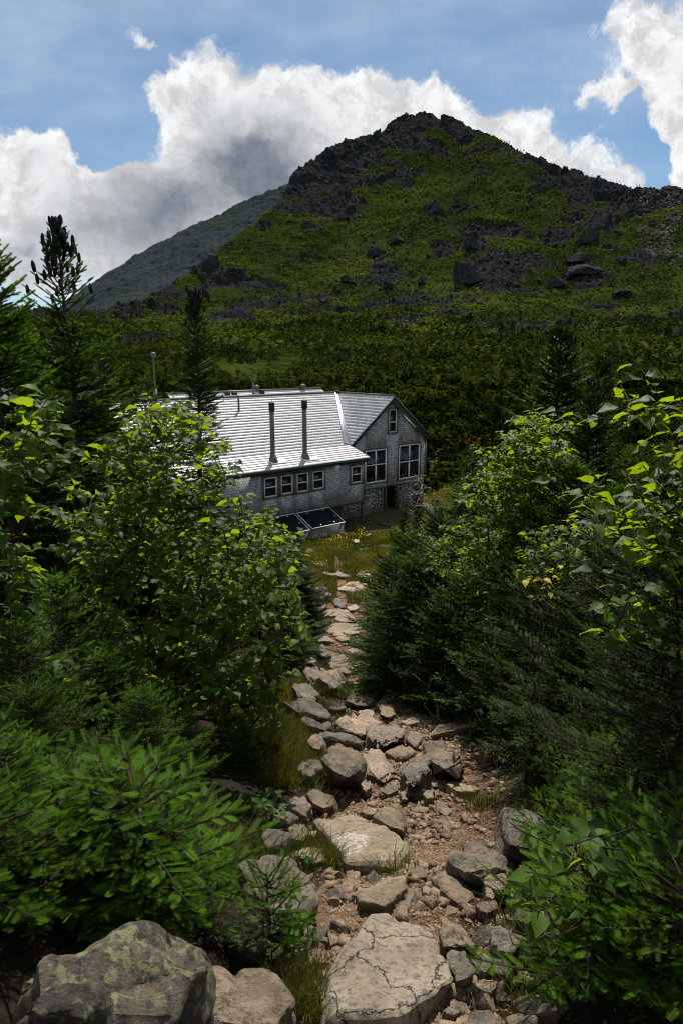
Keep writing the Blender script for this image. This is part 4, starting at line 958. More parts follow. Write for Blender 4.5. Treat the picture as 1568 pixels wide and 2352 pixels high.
def fir_data(rg, H, Rad, shoot=.085, gap=.17, low=.0, per=(4, 6), shape=.75, droop=.1, sparse=0.0, top_open=0.0, crookx=.04, young=False):
    segs = []; shoots = []; tips = []
    def seg(a, b, ra, rb): segs.append((a, b, ra, rb))
    n = 9; tr = [np.array([0., 0, -.3])]; ox = oy = 0
    for i in range(1, n + 1):
        ox += rg.gauss(0, crookx * H / n); oy += rg.gauss(0, crookx * H / n); tr.append(np.array([ox, oy, H * i / n]))
    def tp(h): 
        f = max(0, min(n - 1e-6, h / H * n)); i = int(f); return tr[i] + (tr[i + 1] - tr[i]) * (f - i)
    tr_r = [.003 + .012 * H * min(1, H / 3.2) * (1 - i / n) ** .9 for i in range(n + 1)]
    h = H * (1 - .5 * shoot / H) - .02; first = True
    while h > H * low:
        t = (H - h) / H; L0 = Rad * min(1.0, (t * 1.15 + .03)) ** shape
        nb = rg.randint(*per); a0 = rg.uniform(0, 6.28)
        for k in range(nb):
            if rg.random() < sparse: continue
            az = a0 + k * 6.283 / nb + rg.uniform(-.3, .3); L = max(shoot * 1.2, L0 * rg.uniform(.55, 1.15))
            el = (.75 - 1.5 * min(t, .5)) if t < .5 else -droop; el += rg.uniform(-.12, .12)
            p = tp(h + rg.uniform(-.03, .03)); d = np.array([math.cos(az) * math.cos(el), math.sin(az) * math.cos(el), math.sin(el)])
            ns = max(2, int(L / .11)); st = L / ns; pts = [p]
            for s in range(ns):
                d = d + np.array([rg.gauss(0, .05), rg.gauss(0, .05), .07 - droop * .25 * (s < ns / 2)]); d /= np.linalg.norm(d); p = p + d * st; pts.append(p)
            rb_ = .003 + .009 * L
            for s in range(ns): seg(pts[s], pts[s + 1], rb_ * (1 - s / ns) + .0015, rb_ * (1 - (s + 1) / ns) + .0015)
            tips.append((h, az, pts))
            # tip shoot and side twigs
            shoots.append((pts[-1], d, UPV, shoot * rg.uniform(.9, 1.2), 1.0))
            s = max(.06, L * .16)
            while s < L:
                f = s / st; i = min(ns - 1, int(f)); q = pts[i] + (pts[i + 1] - pts[i]) * (f - i); bd = pts[i + 1] - pts[i]; bd /= np.linalg.norm(bd)
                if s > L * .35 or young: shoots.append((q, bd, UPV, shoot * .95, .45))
                sd_ = np.cross(UPV, bd); sd_ /= np.linalg.norm(sd_) + 1e-9
                for sg in (-1, 1):
                    if rg.random() < .08 + sparse * .5 + (.55 if t < top_open else 0): continue
                    tl = (L - s) * .5 + shoot * .9; tl = min(tl, .34) * rg.uniform(.5, 1.15)
                    td = bd * .68 + sd_ * sg * .74 + np.array([0, 0, rg.uniform(-.12, .14)]); td /= np.linalg.norm(td)
                    m = max(1, int(tl / shoot)); pq = q
                    if tl > .12: seg(q, q + td * tl, .0022, .0012)
                    for j in range(m):
                        shoots.append((pq, td, UPV, shoot * 1.12, .35 + .65 * (j == m - 1)))
                        if j < m - 1 and m > 1:
                            for s2 in (-1, 1):
                                e = td * .7 + np.cross(UPV, td) * s2 * .7; e[2] += rg.uniform(-.1, .15); shoots.append((pq + td * shoot, e / np.linalg.norm(e), UPV, shoot * rg.uniform(.7, 1.05), .8))
                        pq = pq + td * shoot
                s += rg.uniform(.6, 1.05) * shoot
        h -= gap * rg.uniform(.75, 1.25) * (.6 + .8 * min(t * 3, 1))
    shoots.append((tp(H * .985 - shoot), UPV * 1.0 + np.array([.02, 0, 0]), np.array([1., 0, 0]), shoot * 2.2, 1.0))
    return tr, tr_r, segs, shoots, tips
def fir_meshes(rg, lod, H, Rad, mneedle, **kw):
    tr, trr, segs, sh, tips = fir_data(rg, H, Rad, **kw)
    T, TF = NT_[lod]; O = np.array([s[0] for s in sh]); Dv = np.array([s[1] for s in sh]); Uv = np.array([s[2] for s in sh]) + nr.normal(0, .38, (len(sh), 3))
    X, Yv, Zv = frames(Dv, Uv); S = np.array([s[3] for s in sh])
    V, Fc = instance(T, TF, O, X, Yv, Zv, S)
    tint = np.repeat(np.clip((np.array([s[4] for s in sh]) - .35) * 1.15 + nr.normal(.0, .2, len(sh)), 0, 1), len(T))  # tips bright as new growth; inner shoots darkened to carry the crown's shade
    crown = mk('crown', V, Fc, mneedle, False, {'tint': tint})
    v, q, t3 = tube(tr, trr, 8); trunk = mk('trunk', v, [q, t3], M_bark, True)
    A_ = np.array([s[0] for s in segs]); B_ = np.array([s[1] for s in segs])
    v, q = sticks(A_, B_, [s[2] for s in segs], [s[3] for s in segs], 4); br = mk('branches', v, q, M_twig)
    return trunk, br, crown, tips, H
def cone_mesh():
    pr = [(0, .1), (.06, .32), (.2, .46), (.45, .5), (.7, .46), (.9, .3), (1, .05)]
    pts = [(0, 0, z) for z, _ in pr]; v, q, t3 = tube([(0, 0, z * .075) for z, _ in pr], [r * .026 for _, r in pr], 8)
    return mk('cone', v, [q, t3], M_cone, True)
CONE = cone_mesh()
TREES = []
def put_fir(ms, loc, rotz, sc, label, cat='fir tree', name='fir_tree', group=None, cones=0, cone_scale=1.0, rg=None, cone_zone=.3, wide=1.0):
    trunk, br, crown, tips, H = ms
    r = link(name, None, None, loc, rotz, label, cat, group); r.scale = (sc * wide, sc * wide, sc)
    t = link('trunk', trunk, r); link('branches', br, r); link('crown', crown, r)
    if cones:
        c = [x for x in tips if x[0] > H * (1 - cone_zone)]; rg.shuffle(c); k = 0
        sites = []
        for h, az, pts in c:
            for p in pts[1:]: sites.append(p)
        sites += [np.array([0, 0, H * (1 - .05 * i)]) + np.array([rg.uniform(-.04, .04), rg.uniform(-.04, .04), 0]) for i in range(5)]
        rg.shuffle(sites); sites.sort(key=lambda p: -p[2] + rg.uniform(0, H * cone_zone * .8))
        for p in sites[:cones]:
            o = link('cone', CONE, r); o.location = tuple(p + np.array([rg.uniform(-.02, .02), rg.uniform(-.02, .02), .03])); s = cone_scale * rg.uniform(.85, 1.2); o.scale = (s / sc / wide, s / sc / wide, s / sc)
            o.rotation_euler = (rg.uniform(-.15, .15), rg.uniform(-.15, .15), rg.uniform(0, 6))
    TREES.append(r); return r
def spot(px, py, dist):
    """point on a pixel's ray at forward distance dist (used for tree tips)"""
    d = ray(px, py); return d * (dist / d[1])
LT = np.array([[0, .0], [.13, .30], [.36, .37], [.62, .27], [.85, .10], [1, 0]])
def leaf_tpl():
    V = []; Fc = []
    for i, (x, wd) in enumerate(LT):
        zc = -.30 * x * x
        V += [(x, -wd, zc + .30 * wd - .08 * (i % 2)), (x, 0, zc), (x, wd, zc + .30 * wd + .05 * (i % 2))]
    for i in range(len(LT) - 1):
        a = 3 * i; Fc += [(a, a + 3, a + 4), (a, a + 4, a + 1), (a + 1, a + 4, a + 5), (a + 1, a + 5, a + 2)]
    V += [(-.35, -.012, .02), (-.35, .012, .02), (0, 0, 0)]; Fc.append((len(V) - 3, len(V) - 2, len(V) - 1))
    return np.array(V), np.array(Fc)
LV, LF = leaf_tpl()
def birch_meshes(rg, clusters, leaf=.07, per=(6, 9), roots=None, mleaf=None, twigl=.16, down=.25):
    """clusters: points to be reached; grown as a simple branching skeleton from the roots"""
    nodes = [np.array(p, float) for p in (roots or [(0, 0, 0)])]; rad = [.012] * len(nodes); segs = []
    cl = sorted([np.array(c, float) for c in clusters], key=lambda c: np.linalg.norm(c - nodes[0]))
    par = {}
    for c in cl:
        arr = np.array(nodes); d = np.linalg.norm(arr - c, axis=1) + .6 * np.maximum(0, arr[:, 2] - c[2]); j = int(np.argmin(d)); a = nodes[j]
        dist = np.linalg.norm(c - a); k = max(1, int(dist / .14)); prev = a
        for i in range(1, k + 1):
            f = i / k; p = a + (c - a) * f + np.array([rg.gauss(0, .012), rg.gauss(0, .012), .10 * dist * math.sin(f * math.pi)])
            if i == k: p = c
            segs.append((prev, p, j)); nodes.append(p); prev = p
    SEG = [(a, b) for a, b, _ in segs]
    O = []; Dd = []; Up = []; S = []; tint = []; T2 = []
    for c in cl:
        az = rg.uniform(0, 6.28); el = rg.uniform(-.1, .9); d = np.array([math.cos(az) * math.cos(el), math.sin(az) * math.cos(el), math.sin(el)])
        n = rg.randint(*per); L = twigl * rg.uniform(.7, 1.3); e = c + d * L; T2.append((c, e)); ct = rg.uniform(0, .6)
        for i in range(n):
            f = (i + .3) / n; p = c + d * L * f; a = i * 2.4 + rg.uniform(-.5, .5)
            o = np.array([math.cos(a), math.sin(a), -down + rg.uniform(-.35, .35)]) + d * .5; o /= np.linalg.norm(o)
            s = leaf * rg.uniform(.45, 1.25); O.append(p + o * s * .35); Dd.append(o); Up.append(np.array([rg.gauss(0, .45), rg.gauss(0, .45), 1.0])); S.append(s); tint.append(min(1, max(0, ct + rg.uniform(-.2, .45))))
    O = np.array(O); X, Yv, Zv = frames(np.array(Dd), np.array(Up)); V, Fc = instance(LV, LF, O, X, Yv, Zv, np.array(S))
    lv = mk('leaves', V, Fc, mleaf or M_leaf, False, {'tint': np.repeat(tint, len(LV))})
    A_ = np.array([s[0] for s in SEG + T2]); B_ = np.array([s[1] for s in SEG + T2])
    n1 = len(SEG); base = nodes[0]; dd = np.linalg.norm(A_[:n1] - base, axis=1); mxd = dd.max() + .01
    ra = np.concatenate([.003 + .012 * (1 - dd / mxd) ** 1.5 * (mxd / 1.5), np.full(len(T2), .0022)])
    v, q = sticks(A_, B_, ra, ra * .85, 5); br = mk('branches', v, q, M_twig)
    return br, lv
def put_birch(ms, loc, label, name='birch_bush', cat='bush', group=None, rotz=0):
    r = link(name, None, None, loc, rotz, label, cat, group); link('branches', ms[0], r); link('leaves', ms[1], r); return r
def gbase(x, y): return (x, y, gz(x, y))

# ------------------------------------------------------------------ planting
# (tip pixel, forward distance) put each tree; meshes of similar trees are shared
def plant_tip(px, py, dist, ms, label, rotz=0, hmax=None, **kw):
    p = spot(px, py, dist); zb = gz(p[0], p[1]); H = ms[4]; sc = (p[2] - zb) / H
    if hmax: sc = min(sc, hmax / H)
    return put_fir(ms, (p[0], p[1], zb), rotz, sc, label, **kw)
g = random.Random(21)
# tall fir with cones, upper left
FA = fir_meshes(random.Random(1), 1, 4.8, 1.5, M_needle, shoot=.065, gap=.09, low=.10, per=(6, 8), shape=.95, droop=.05, sparse=.12, top_open=.22)
plant_tip(140, 532, 7.4, FA, 'tall fir crowned with dark cones against the sky at the left', 0.4, cones=90, rg=random.Random(2), cone_scale=1.35, cone_zone=.2)
FB = fir_meshes(random.Random(3), 1, 5.6, .60, M_needle_b, shoot=.065, gap=.065, low=.12, per=(6, 8), shape=.4, droop=.15, sparse=.15, top_open=.13)
plant_tip(447, 690, 10, FB, 'narrow fir with a cluster of black cones in front of the hut roof', 1.0, cones=60, rg=random.Random(4), cone_scale=1.4, cone_zone=.10)
FC = fir_meshes(random.Random(5), 1, 4.6, 1.35, M_needle, shoot=.08, gap=.11, low=.06, per=(5, 7), shape=.75)
plant_tip(-75, 560, 6.0, FC, 'fir at the left edge, only its right branches and cones in view', 2.2, cones=16, rg=random.Random(6), cone_scale=1.1)
# right side coned firs
FD = fir_meshes(random.Random(7), 1, 5.4, 1.45, M_needle_b, shoot=.08, gap=.11, low=.05, per=(5, 7), shape=.7, droop=.0)
plant_tip(1296, 757, 10.5, FD, 'dark dense fir with rows of cones, the highest tree on the right', .3, wide=1.25, cones=34, rg=random.Random(8), cone_zone=.22, cone_scale=1.3)
plant_tip(1376, 835, 10.9, FD, 'dark coned fir growing just right of the highest one', 2.6, cones=26, rg=random.Random(9), cone_zone=.22)
plant_tip(1354, 893, 8.2, FD, 'dark fir with pale cone tips in front of the two highest right trees', 4.0, cones=22, rg=random.Random(10), cone_zone=.18)
plant_tip(1088, 1022, 14, FA, 'pale green fir right of the hut with a few rusty dry twigs', 1.9, wide=1.5)
plant_tip(1180, 1010, 15, FA, 'yellowish fir between the pale green fir and the birch', 3.1, wide=1.5)
FS = fir_meshes(random.Random(23), 1, 3.2, 1.25, M_needle_b, shoot=.07, gap=.12, low=.04, per=(4, 6), shape=.42, droop=.1, sparse=.22, crookx=.07)
FS2 = fir_meshes(random.Random(24), 1, 3.2, 1.3, M_needle, shoot=.07, gap=.12, low=.04, per=(4, 6), shape=.4, droop=.15, sparse=.25, crookx=.08)
plant_tip(1010, 1190, 11.5, FS, 'dark fir crowding the right edge of the path below the hut', .8, wide=1.2)
plant_tip(915, 1235, 12.5, FS2, 'small dark fir whose branches reach over the pink slab', 5.1, wide=1.2)
plant_tip(965, 1290, 9.8, FS, 'bushy dark fir standing nearest the path on the right', 1.4, wide=1.2)
plant_tip(1075, 1330, 8.4, FS2, 'fir with bright side branches over the shaded bank at the right', 2.9, wide=1.2)
plant_tip(680, 1225, 12.5, FD, 'small fir left of the path at the edge of the meadow', 2.0, wide=1.5)
plant_tip(655, 1330, 10.0, FC, 'dark green fir leaning to the path from the left', 3.5, wide=1.5)
plant_tip(620, 1170, 14, FC, 'fir half hidden behind the big birch bush, close to the hut wall', 5.0)
plant_tip(330, 870, 9.0, FA, 'spreading fir between the two coned trees on the left', 4.4, wide=1.3)
plant_tip(240, 760, 11.0, FA, 'fir behind the tall coned one with brownish upper twigs', 5.6)
plant_tip(30, 760, 8.0, FC, 'broad fir low at the left edge behind the birch sprig', .9)
for i, (px, py, d, rz) in enumerate(((905, 1290, 10.8, 1.1), (1030, 1265, 10.2, 2.1), (1110, 1240, 11, 3.7), (885, 1365, 9.6, 4.4), (1000, 1400, 8.6, .4), (1150, 1390, 7.2, 5.1))):
    plant_tip(px, py, d, FS2 if i % 2 else FS, ['low broad fir spreading over the right edge of the narrow path', 'broad dark fir behind the low one at the right of the path', 'dark fir between the birch and the low broad fir', 'lowest fir touching the path opposite the greenish boulder',
              'broad low fir above the shaded bank', 'dark fir with drooping twigs over the bare soil'][i], rz, wide=1.35)
# young firs close by: needles show one by one
FIR_STEM = fir_meshes(random.Random(19), 1, 3.2, .7, M_needle_b, shoot=.065, gap=.09, low=.5, per=(5, 7), shape=.6, droop=.2)
FE = fir_meshes(random.Random(12), 0, 1.75, .82, M_needle, shoot=.058, gap=.10, low=.02, per=(6, 8), shape=.6, droop=-.1, young=True)
FF = fir_meshes(random.Random(13), 0, 1.5, .98, M_needle, shoot=.055, gap=.085, low=.02, per=(6, 9), shape=.55, droop=-.05, young=True)
plant_tip(128, 1335, 3.5, FE, 'young fir with a bare upright leader in the left foreground', 0)
plant_tip(330, 1600, 3.1, FF, 'bushy young fir with bright outstretched shoots left of the path', 1.2)
plant_tip(70, 1590, 2.7, FF, 'young fir filling the left edge above the lichen boulder', 2.4)
plant_tip(410, 1740, 3.4, FE, 'low young fir reaching towards the quartz slab', 3.9)
plant_tip(200, 1830, 2.5, FF, 'young fir right behind the huge lichen boulder', 5.2)
plant_tip(560, 1650, 4.3, FE, 'small fir on the left bank beside the long sloping rock', 2.0)
plant_tip(45, 1440, 3.0, FE, 'upright young fir at the left edge behind the leafy twigs', 2.7, wide=1.3)
plant_tip(235, 1500, 3.4, FE, 'young fir with a pointed top in front of the big birch bush', 4.9, wide=1.3)
plant_tip(430, 1640, 3.9, FE, 'layered young fir at the foot of the big birch bush', .9, wide=1.3)
plant_tip(60, 1900, 2.3, FF, 'young fir standing left behind the lichen boulder', 1.1)
plant_tip(110, 1770, 2.15, FF, 'fir with drooping lower shoots just above the lichen boulder', 2.2, wide=1.2)
plant_tip(90, 1990, 1.85, FF, 'low fir touching the left end of the lichen boulder', 1.9, wide=1.1)
plant_tip(190, 2030, 2.05, FF, 'low fir touching the peak of the lichen boulder', 3.3, wide=1.1)
plant_tip(-50, 2060, 1.7, FF, 'fir shoots in the lowest left corner', 5.3, wide=1.1)
plant_tip(215, 1900, 2.4, FF, 'low fir spreading over the top of the lichen boulder', 4.1, wide=1.0)
plant_tip(10, 1720, 2.0, FF, 'shaded young fir at the left edge in front of the others', .6, wide=1.2)
plant_tip(270, 1850, 3.0, FF, 'young fir with shoots lit up above the mossy knobbly rock', .2)
plant_tip(400, 1830, 3.8, FE, 'low fir over the row of grey stones at the left of the path', 5.0)
plant_tip(180, 1680, 3.3, FF, 'bushy fir in the middle of the left foreground', 3.0)
plant_tip(-40, 1880, 1.9, FF, 'young fir hanging over the lower left corner', 4.2)
# right foreground
FG = fir_meshes(random.Random(14), 0, 2.0, 1.10, M_needle_b, shoot=.062, gap=.10, low=.02, per=(6, 8), shape=.6, droop=.0, young=True)
plant_tip(1650, 1240, 2.5, FG, 'near fir entering from the right edge with long level branches', .5)
plant_tip(1480, 1420, 3.4, FG, 'fir behind the near one, in the shade on the right', 1.7)
plant_tip(1650, 1960, 1.9, FG, 'out of focus fir in the lower right corner', 2.8)
plant_tip(1330, 1480, 4.5, FG, 'dark fir over the shaded bank at the right of the bare soil', 3.3, wide=1.5)
plant_tip(1270, 1270, 5.6, FG, 'fir with thick blunt shoots under the yellow leaves', 4.5)
plant_tip(1420, 1120, 5.2, FC, 'fir behind the large birch leaves at the upper right', 5.5)
plant_tip(1540, 1080, 4.2, FG, 'bluish fir at the right edge between the birch leaves', .2)
plant_tip(1500, 1800, 2.6, FG, 'shaded fir low at the right edge above the birch sprig', 2.2)
plant_tip(1215, 1150, 8.0, FC, 'fir beside the birch right of the hut with dead twigs below', 3.0, wide=1.5)

# birch bushes
def cluster_pts(rg, n, shape):
    out = []
    while len(out) < n:
        p = shape(rg)
        if p is not None: out.append(p)
    return out
def birch_from_px(rg, poly, dist, depth, base, n, label, leaf=.07, rootspread=.25, **kw):
    """leaves fill a real volume: each cluster gets its own distance within the bush's depth"""
    b = np.array(base); x0, x1 = min(p[0] for p in poly), max(p[0] for p in poly); y0, y1 = min(p[1] for p in poly), max(p[1] for p in poly); C_ = []
    while len(C_) < n:
        x, y = rg.uniform(x0, x1), rg.uniform(y0, y1)
        if not inpoly(x, y, poly): continue
        p = spot(x, y, dist + rg.uniform(-depth / 2, depth / 2))
        if n > 80 and mnoise.noise(Vector(p) * 3.1 / (1 + leaf * 4)) < -.06: continue
        if p[2] < gz(p[0], p[1]) + .12: continue
        C_.append(p - b)
    roots = [(rg.uniform(-rootspread, rootspread), rg.uniform(-rootspread, rootspread), -.05) for _ in range(3 if n > 10 else 1)]
    return put_birch(birch_meshes(rg, C_, leaf, roots=roots, **kw), tuple(b), label, **({}))
g = random.Random(31)
birch_from_px(g, [(170,1130),(250,1010),(340,925),(400,915),(450,975),(515,1060),(560,1160),(650,1240),(695,1330),(690,1420),(650,1540),(580,1640),(430,1680),(300,1640),(180,1480),(150,1300)], 5.0, 1.6,
              gbase(-1.35, 5.1), 800, 'big leafy birch bush in front of the hut on the left of the path', .075, rootspread=.5)
birch_from_px(g, [(-40,930),(60,930),(125,990),(120,1060),(80,1130),(60,1230),(100,1330),(40,1420),(-60,1400)], 3.3, .7, gbase(-1.9, 3.3), 60, 'birch with large sunlit leaves at the left edge', .085)
birch_from_px(g, [(-30,1420),(60,1380),(140,1480),(240,1620),(250,1760),(160,1800),(40,1640)], 3.4, .6, gbase(-1.35, 3.5), 46, 'birch leaves mixed into the young firs at the left', .06)
birch_from_px(g, [(560,1180),(630,1190),(680,1270),(695,1370),(650,1400),(590,1300)], 6.4, .8, gbase(-.75, 6.6), 70, 'birch sprays beside the path at the right side of the big bush', .065)
birch_from_px(g, [(480,1560),(600,1520),(640,1600),(600,1700),(520,1720),(450,1650)], 4.6, .5, gbase(-.85, 4.7), 34, 'low birch shoots with broad leaves above the left bank', .07)
birch_from_px(g, [(1120,1040),(1210,955),(1300,975),(1310,1060),(1240,1130),(1220,1220),(1190,1310),(1100,1320),(1060,1250),(1100,1180),(1055,1150)], 7.6, 1.4, gbase(2.1, 7.8), 330, 'sunlit birch right of the hut with pale green leaves', .085)
birch_from_px(g, [(1040,1280),(1120,1220),(1180,1240),(1150,1330),(1080,1360)], 8.2, .6, gbase(1.8, 8.3), 50, 'small birch tangled with dead twigs at the right', .07)
birch_from_px(g, [(980,1240),(1060,1200),(1110,1280),(1090,1380),(1000,1370)], 9.4, .9, gbase(1.9, 9.5), 90, 'birch sprays among the dark firs next to the path on the right', .08)
birch_from_px(g, [(1200,1240),(1330,1180),(1420,1230),(1430,1380),(1330,1440),(1220,1380)], 4.9, .9, gbase(1.6, 5.0), 80, 'leafy shrub between the blunt-shooted fir and the right edge', .06)
birch_from_px(g, [(1400,950),(1500,930),(1600,960),(1620,1180),(1560,1300),(1420,1230),(1330,1150),(1350,1080),(1440,1060),(1390,1010)], 2.5, .6, gbase(1.5, 2.7), 85, 'birch with big bright leaves reaching in at the upper right', .066, per=(5, 7), twigl=.2)
birch_from_px(g, [(1400,1300),(1580,1250),(1600,1500),(1500,1560),(1400,1480)], 2.7, .5, gbase(1.55, 2.9), 22, 'shaded birch leaves under the bright ones at the right edge', .075)
birch_from_px(g, [(1215,1900),(1270,1880),(1330,1950),(1400,1900),(1420,1960),(1380,2080),(1290,2180),(1230,2210),(1190,2130),(1150,2090),(1240,2010)], 1.65, .25, gbase(.78, 1.75), 20, 'leafy birch sprig leaning over the lower right of the path', .062, per=(3, 5), twigl=.10, rootspread=.05)
birch_from_px(g, [(1240,1330),(1290,1310),(1290,1345),(1250,1350)], 4.3, .1, gbase(1.35, 4.4), 4, 'single twig with bright yellow leaves among the dark firs', .06, per=(3, 4), mleaf=M_leaf_yel, rootspread=.02)
# low plants by the stones
def lowplant(px, py, w, h, n, label, leaf=.035, name='leafy_plant'):
    b = at(px, py); C_ = [np.array([g.uniform(-w, w), g.uniform(-w * .6, w * .6), g.uniform(.03, h)]) for _ in range(n)]
    put_birch(birch_meshes(g, C_, leaf, per=(4, 6), mleaf=M_leaf_low, twigl=.05, down=.0), tuple(b), label, name, 'plant')
lowplant(672, 2190, .06, .22, 16, 'ferny green plant between the two lower left rocks')
lowplant(655, 2120, .05, .16, 9, 'small round-leaved plant beside the big smooth rock')
lowplant(590, 1880, .12, .14, 14, 'broad-leaved plant at the edge of the young fir by the flat grey stone', .05)
lowplant(690, 1990, .05, .07, 6, 'tuft of leaves growing between the smooth rock and the quartz slab', .025)
lowplant(640, 1945, .07, .06, 7, 'sprig of green leaves on top of the lumpy grey stone', .025)
FH = fir_meshes(random.Random(15), 0, .42, .28, M_needle, shoot=.04, gap=.05, low=.02, per=(4, 6), shape=.5, droop=-.3, young=True)
for px, py, lb in ((480, 2110, 'small bright fir seedling between the lichen boulder and the smooth rock'), (1290, 2000, 'fir seedling in the shade behind the birch sprig'),
                   (1180, 1690, 'fir seedling at the shaded edge of the bare soil'), (1240, 1760, 'low fir sprig under the near right branches'), (625, 2200, 'fir seedling beside the ferny plant')):
    p = at(px, py); put_fir(FH, tuple(p), g.uniform(0, 6), g.uniform(.7, 1.0), lb, 'fir seedling', 'fir_seedling')
for _ in range(16):
    p = at(g.uniform(-60, 400), g.uniform(1950, 2180)); put_fir(FH, tuple(p), g.uniform(0, 6), g.uniform(.7, 1.3), 'fir seedling on the dark ground above the lichen boulder', 'fir seedling', 'fir_seedling', 'fir seedlings above the lichen boulder', wide=1.4)
for _ in range(10):
    p = at(g.uniform(1330, 1560), g.uniform(1900, 2340)); put_fir(FH, tuple(p), g.uniform(0, 6), g.uniform(.7, 1.3), 'fir seedling on the shaded ground behind the birch sprig', 'fir seedling', 'fir_seedling', 'fir seedlings in the lower right shade', wide=1.4)
# dead shrubs
def dead_shrub(rg, H, Wd, n):
    nodes = [np.array([0, 0, -.1])]; segs = []
    for i in range(n):
        z = H * rg.random() ** .7; a = rg.uniform(0, 6.28); q = Wd * rg.uniform(.2, 1) * (1.1 - z / H); c = np.array([q * math.cos(a), q * math.sin(a), z])
        arr = np.array(nodes); d = np.linalg.norm(arr - c, axis=1) + .8 * np.maximum(0, arr[:, 2] - c[2]); j = int(np.argmin(d)); p = nodes[j]; k = 3
        for m in range(1, k + 1):
            e = p + (c - p) / (k + 1 - m) + np.array([rg.gauss(0, .03), rg.gauss(0, .03), rg.gauss(.01, .02)]); segs.append((p, e)); nodes.append(e); p = e
    A_ = np.array([s[0] for s in segs]); B_ = np.array([s[1] for s in segs]); dd = np.linalg.norm(A_, axis=1) / H
    r0 = np.clip(.022 * (1 - dd) ** 1.3, .0075 if H > 1.4 else .004, 1); v, q = sticks(A_, B_, r0, r0 * .8, 4); return mk('twigs', v, q, M_dead)
for i, (px, py, d, wd, n, lb) in enumerate(((962, 1090, 17, 1.5, 190, 'grey leafless shrub in front of the wing corner of the hut'), (1062, 1075, 16, .5, 30, 'single bare dead stem right of the hut'), (1005, 1130, 14, 1.1, 120, 'half dead tangle of pale twigs right of the hut'),
                                            (1130, 1400, 7.4, .7, 70, 'bleached dead twigs hanging over the shaded bank'), (1030, 1450, 8.4, .8, 40, 'long dead branch lying low under the right firs'), (1320, 1180, 5.4, .5, 50, 'curled grey twigs between the firs at the upper right'))):
    p = spot(px, py, d); zb = gz(p[0], p[1]); H = max(.5, p[2] - zb); me = dead_shrub(random.Random(40 + i), H, wd, n)
    link('dead_shrub', me, None, (p[0], p[1], zb), label=lb, cat='dead shrub')
for i, (px, py, d) in enumerate(((955, 1110, 17.5), (1000, 1150, 15), (930, 1170, 15.5))):
    plant_tip(px, py, d, FB, ['thin fir with bare lower twigs in front of the hut corner', 'thin fir growing through the tangle of pale twigs', 'short fir in front of the stone foundation'][i], i * 1.3)

# rusty dry sprigs and a bare black stem on the right
for (px, py, d, nn) in ((1078, 1014, 13.3, 26), (1305, 1088, 7.9, 34)):
    c = spot(px, py, d); tr_ = min(TREES, key=lambda o: (o.location.x - c[0]) ** 2 + (o.location.y - c[1]) ** 2); sx = .012 * d
    O_ = c + np.array([[g.gauss(0, sx * 1.6), g.gauss(0, sx), g.gauss(0, sx * .5)] for _ in range(nn)]); Dv = norm(np.array([[g.gauss(0, 1), g.gauss(0, 1), g.gauss(0, .3)] for _ in range(nn)]))
    X, Yv, Zv = frames(Dv, np.tile(UPV, (nn, 1))); V, Fc = instance(*NT_[1], O_, X, Yv, Zv, np.full(nn, .09))
    o = link('dry_sprig', mk('dry_sprig', V, Fc, M_dry, False, {'tint': nr.random(len(V))}), tr_, label='rusty dry sprig')
    o.matrix_parent_inverse = (Matrix.Translation(tr_.location) @ tr_.rotation_euler.to_matrix().to_4x4() @ Matrix.Diagonal((*tr_.scale, 1))).inverted()
plant_tip(1206, 1330, 6.2, FIR_STEM, 'fir on a bare black stem at the right edge of the bare soil', .7)

# filler firs between the placed trees and the hut (never in front of what the picture shows behind)
LX = [0, 100, 330, 450, 520, 600, 700, 720]; LY = [800, 760, 960, 1010, 1110, 1200, 1290, 1340]
RX = [850, 900, 1000, 1100, 1200, 1300, 1400, 1568]; RY = [1290, 1240, 1130, 1060, 1000, 930, 960, 960]
EY = [1200, 1300, 1480, 1560, 1650, 1800, 1950, 2130, 2300]; EL = [700, 700, 690, 610, 600, 520, 480, 300, 0]; ER = [960, 900, 900, 1010, 1150, 1240, 1270, 1290, 1300]
fill = [FA, FC, FD, FB]; cnt = 0; tries = 0; placed = []
g = random.Random(77)
while cnt < 105 and tries < 6000:
    tries += 1; y = math.exp(g.uniform(math.log(7.0), math.log(42))); x = g.uniform(-1, 1) * (.62 * y + 1.5)
    u_ = (x - HE[0]) * U[0] + (y - HE[1]) * U[1]; v_ = (x - HE[0]) * W[0] + (y - HE[1]) * W[1]
    if v_ > -3.0 and u_ < 9 and u_ > -17: continue
    zb = gz(x, y); px, py = proj((x, y, zb)); rad = .75 * FPX / y; left = px < 780
    if left and px + rad > np.interp(py, EY, EL): continue
    if not left and px - rad < np.interp(py, EY, ER): continue
    if px < -250 or px > 1820: continue
    ex = [px - rad, px, px + rad]; lim = max(np.interp(q, LX, LY) if left else np.interp(q, RX, RY) for q in ex) + 15
    if not left and px < 1130 and y > 18: continue
    if any((x - a) ** 2 + (y - b) ** 2 < (.45 + .028 * y) ** 2 for a, b in placed): continue
    zt = spot(px, lim, y)[2]; H = min(zt - zb, g.uniform(2.2, 4.4))
    if H < .8: continue
    ms = fill[g.randint(0, 2)] if y > 4.6 else (FF if H < 1.9 else FG); placed.append((x, y)); cnt += 1
    side_ = 'left' if left else 'right'
    lb = f'green fir crowded among others on the {side_} of the path' if y < 16 else f'fir in the thicket between the path and the hut on the {side_}'
    put_fir(ms, (x, y, zb), g.uniform(0, 6.28), H / ms[4], lb, wide=g.uniform(1.1, 1.6), group=f'firs crowding the {side_} side of the path' if y < 16 else f'firs of the {side_} thicket near the hut')

